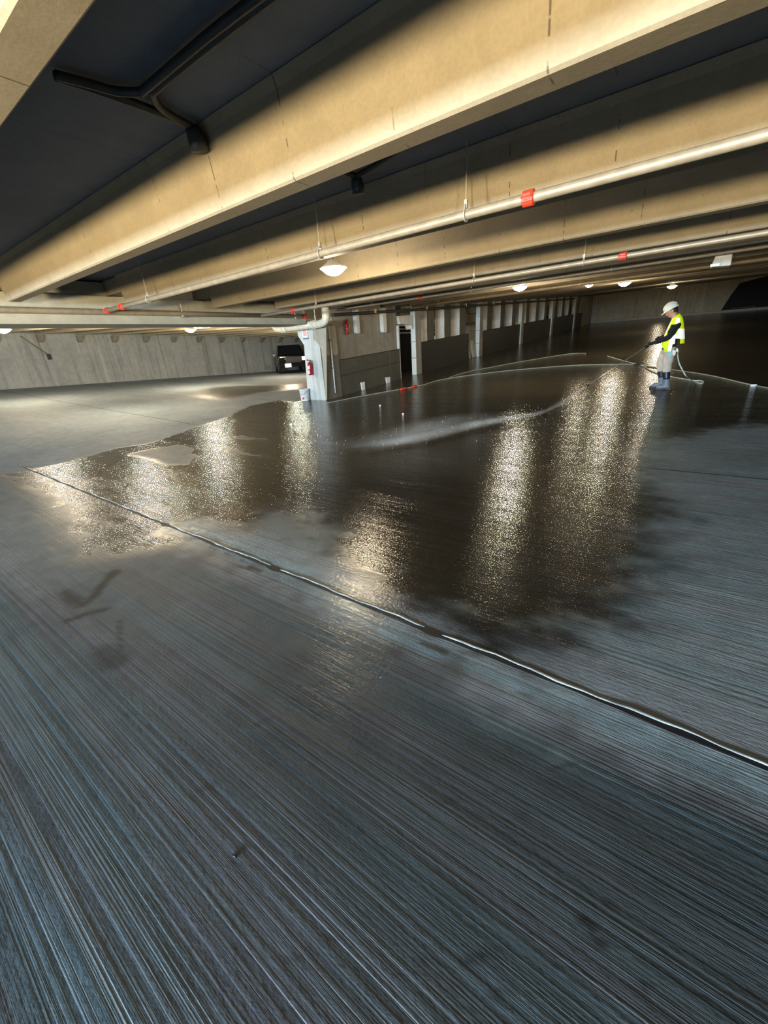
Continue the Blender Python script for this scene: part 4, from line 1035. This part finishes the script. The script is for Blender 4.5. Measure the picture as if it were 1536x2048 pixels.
# cloth and pouch at the hip (clothing kit)
mb = MB(); mb.rings([[mp(cx-24, cy, -.20), mp(cx+24, cy, -.20), mp(cx+24, cy, -.17), mp(cx-24, cy, -.17)] for cx, cy in ((812, 1095), (818, 1150), (822, 1215))]); cl = mb.build('teal_cloth', M['teal'], pn, bevel=0.006)
mb = MB(); mb.hexa([mp(860, 1180, -.21), mp(905, 1190, -.21), mp(905, 1190, -.12), mp(860, 1180, -.12), mp(850, 1085, -.21), mp(930, 1090, -.21), mp(930, 1090, -.12), mp(850, 1085, -.12)]); mb.build('hip_pouch', M['pouch'], pn, bevel=0.012)
mb = MB(); mb.hexa([mp(925, 1115, -.18), mp(962, 1118, -.18), mp(962, 1118, -.12), mp(925, 1115, -.12), mp(925, 1052, -.18), mp(960, 1055, -.18), mp(960, 1055, -.12), mp(925, 1052, -.12)]); mb.build('belt_clip', M['white'], pn, bevel=0.008)

# lance, supply hose and jet
lc = thing('spray_lance', 'long thin steel pressure washer lance held low by the worker', 'lance', NOZ)
mb = MB(); mb.tube([LE, H1, H1.lerp(NOZ, .5), NOZ - LD*0.06], [.013, .011, .008, .008], 10); mb.build('lance_tube', M['steel'], lc, smooth=True)
mb = MB(); mb.tube([NOZ - LD*0.07, NOZ - LD*0.055, NOZ, NOZ + LD*0.012], [.010, .022, .022, .012], 12); mb.build('nozzle', M['black'], lc, smooth=True)
mb = MB(); mb.tube([LE - LD*0.02, LE + LD*0.05, H2 + LD*0.10], [.020, .021, .017], 12); mb.tube([LE, LE + Vector((0.03, 0, -0.11))], [.016, .014], 10); mb.build('trigger_grip', M['black'], lc, smooth=True)
hs = thing('supply_hose', 'pale hose dropping from the hip of the worker and looping on the wet floor behind', 'hose', on_floor(1405, 765))
air = [LE + Vector((0.035, 0.02, -0.135)), mp(700, 1070, .28), mp(850, 1110, .30), mp(960, 1085, .14), mp(950, 1165, .02), mp(975, 1310, -.10), mp(1030, 1430, -.12), mp(1110, 1560, -.12)]
pts = air + [on_floor(x, y, 0.014) for x, y in ((1384.5, 760.5), (1395, 765.5), (1405, 766.5), (1407, 763.5), (1400, 761.2), (1388, 761), (1373, 758.6), (1345, 754), (1318, 747), (1300, 740), (1287, 732))] + [on_floor(1276, 728.5, .06), on_floor(1264, 726, .05)] + [on_floor(x, y, .014) for x, y in ((1238, 719), (1215, 712))]
mb = MB(); mb.tube(spline(pts, 8), 0.013, 8); mb.build('hose_tube', M['hose'], hs, smooth=True)
q = on_floor(1275, 728.5, 0.065); mb = MB(); mb.tube([q + Vector((-.10, .0, 0)), q + Vector((.10, 0, 0))], [.022, .022], 8); mb.build('hose_joint', M['black'], hs)

# water: jet from the nozzle, then the sheet of spray driven along the deck
def spray_mat(name, strength, col):
    T = NT(name)
    at = T.n('ShaderNodeAttribute', attribute_name='dens').outputs['Fac']
    pos = T.n('ShaderNodeNewGeometry').outputs['Position']
    n1 = T.noise(T.scaled(pos, (4, 2.0, 5)), 1.0, 4, 0.6); n2 = T.noise(pos, 22.0, 3)
    lw = T.n('ShaderNodeLayerWeight'); lw.inputs[0].default_value = 0.5
    core = T.math('POWER', T.math('SUBTRACT', 1.0, lw.outputs['Facing'], clamp=True), 2.6)
    a = T.math('MULTIPLY', T.math('MULTIPLY', at, core), T.math('MULTIPLY', T.ramp(n1, 0.25, 0.7, 0.35, 1.0), T.ramp(n2, 0.3, 0.7, 0.7, 1.0)))
    a = T.math('MULTIPLY', a, strength, clamp=True)
    df = T.n('ShaderNodeBsdfDiffuse'); df.inputs[0].default_value = c4(col)
    tl = T.n('ShaderNodeBsdfTranslucent'); tl.inputs[0].default_value = c4(col)
    ad = T.n('ShaderNodeAddShader'); T.l(df.outputs[0], ad.inputs[0]); T.l(tl.outputs[0], ad.inputs[1])
    tp = T.n('ShaderNodeBsdfTransparent')
    mx = T.n('ShaderNodeMixShader'); T.l(a, mx.inputs[0]); T.l(tp.outputs[0], mx.inputs[1]); T.l(ad.outputs[0], mx.inputs[2])
    T.l(mx.outputs[0], T.out.inputs[0]); return T.m
def spray(name, path, rad, dens, mat, parent, flat=1.0, n=24):
    P = spline(path, 10); m = len(P)
    f = lambda arr, i: np.interp(i/(m-1)*(len(arr)-1), range(len(arr)), arr)
    mb = MB(); mb.tube(P, [float(f(rad, i)) for i in range(m)], n, caps=False, flat=flat)
    o = mb.build(name, mat, parent, smooth=True)
    at = o.data.attributes.new('dens', 'FLOAT', 'POINT')
    vals = []
    for i in range(m): vals += [float(f(dens, i))]*n
    at.data.foreach_set('value', vals)
    return o
IMP = on_floor(1108, 819, 0.03)
wj = thing('water_jet', 'white fan of water jetting from the lance and drifting low across the wet floor', 'water spray', IMP)
sm1 = spray_mat('jet_water', 1.5, (0.95, 0.96, 0.95)); sm2 = spray_mat('spray_mist', 0.60, (0.80, 0.80, 0.76))
spray('jet', [NOZ + LD*0.03, NOZ.lerp(IMP, .35), NOZ.lerp(IMP, .7), IMP], [.012, .045, .085, .13], [1.0, 1.0, 1.0, .5], sm1, wj)
mist = [on_floor(1150, 793, .22), on_floor(1085, 824, .11), on_floor(1010, 838, .13), on_floor(930, 853, .14), on_floor(850, 873, .13), on_floor(770, 886, .10), on_floor(690, 893, .08)]
spray('mist', mist, [.03, .06, .09, .12, .12, .09, .05], [0, .9, .8, .55, .28, .08, 0], sm2, wj, 0.75)
mist2 = [on_floor(1060, 826, .18), on_floor(980, 838, .24), on_floor(900, 850, .28), on_floor(820, 868, .24), on_floor(740, 885, .18), on_floor(640, 892, .1)]
spray('mist', mist2, [.06, .2, .27, .28, .24, .1], [0, .22, .26, .16, .05, 0], sm2, wj, 0.7)
mb = MB()
for j in range(90):
    t = random.random(); px = 1080 - 420*t + random.gauss(0, 25); py = 826 + 62*t + random.gauss(0, 16)
    q = on_floor(px, py, max(0.004, random.gauss(.04, .06))); mb.ball(q, random.uniform(.002, .005), 6, 4)
dr = mb.build('droplets', M['plate'], wj, smooth=True); dr['kind'] = 'stuff'
# ------------------------------------------------------------------ light and camera
def light(kind, name, loc, energy, col, **kw):
    d = D.lights.new(name, kind); d.energy = energy; d.color = col
    for k, v in kw.items(): setattr(d, k, v)
    o = D.objects.new(name, d); COL.objects.link(o); o.location = loc; return o
WARM = (1.0, 0.80, 0.475)
# work lights behind the photographer, thrown up at the beams
for u, e in ((-5.0, 1900), (-0.5, 1600), (4.0, 1550)):
    o = light('SPOT', 'work_light', (u, -2.76, 1.66), e, WARM, spot_size=math.radians(177), spot_blend=0.06, shadow_soft_size=0.22)
    o.rotation_euler = (PI, 0, 0)
# unseen cool fill added behind the camera
o = light('AREA', 'cool_fill_light', (-2.0, -11.0, 1.9), 5600, (0.68, 0.85, 1.0), shape='RECTANGLE', size=9.0, size_y=0.8)
o.rotation_euler = (math.radians(84), 0, 0)
w = D.worlds.new('World'); bpy.context.scene.world = w; w.use_nodes = True
w.node_tree.nodes['Background'].inputs[0].default_value = (0.45, 0.60, 0.85, 1); w.node_tree.nodes['Background'].inputs[1].default_value = 0.05

cam = D.cameras.new('camera'); co = D.objects.new('camera', cam); COL.objects.link(co)
cam.sensor_fit = 'HORIZONTAL'; cam.sensor_width = 36.0; cam.lens = F/1536.0*36.0; cam.clip_start = 0.05; cam.clip_end = 200
R3 = Matrix(((AX.x, AX.y, AX.z), (BX.x, BX.y, BX.z), (UX.x, UX.y, UX.z)))
co.matrix_world = Matrix.Translation(EYE) @ R3.to_4x4()
sc = bpy.context.scene
sc.camera = co
sc.view_settings.view_transform = 'Standard'
sc.view_settings.look = 'None'
sc.view_settings.exposure = 0.0
sc.cycles.use_denoising = True
sc.cycles.denoising_prefilter = 'NONE'
sc.cycles.max_bounces = 6
sc.cycles.diffuse_bounces = 2
sc.cycles.transparent_max_bounces = 16
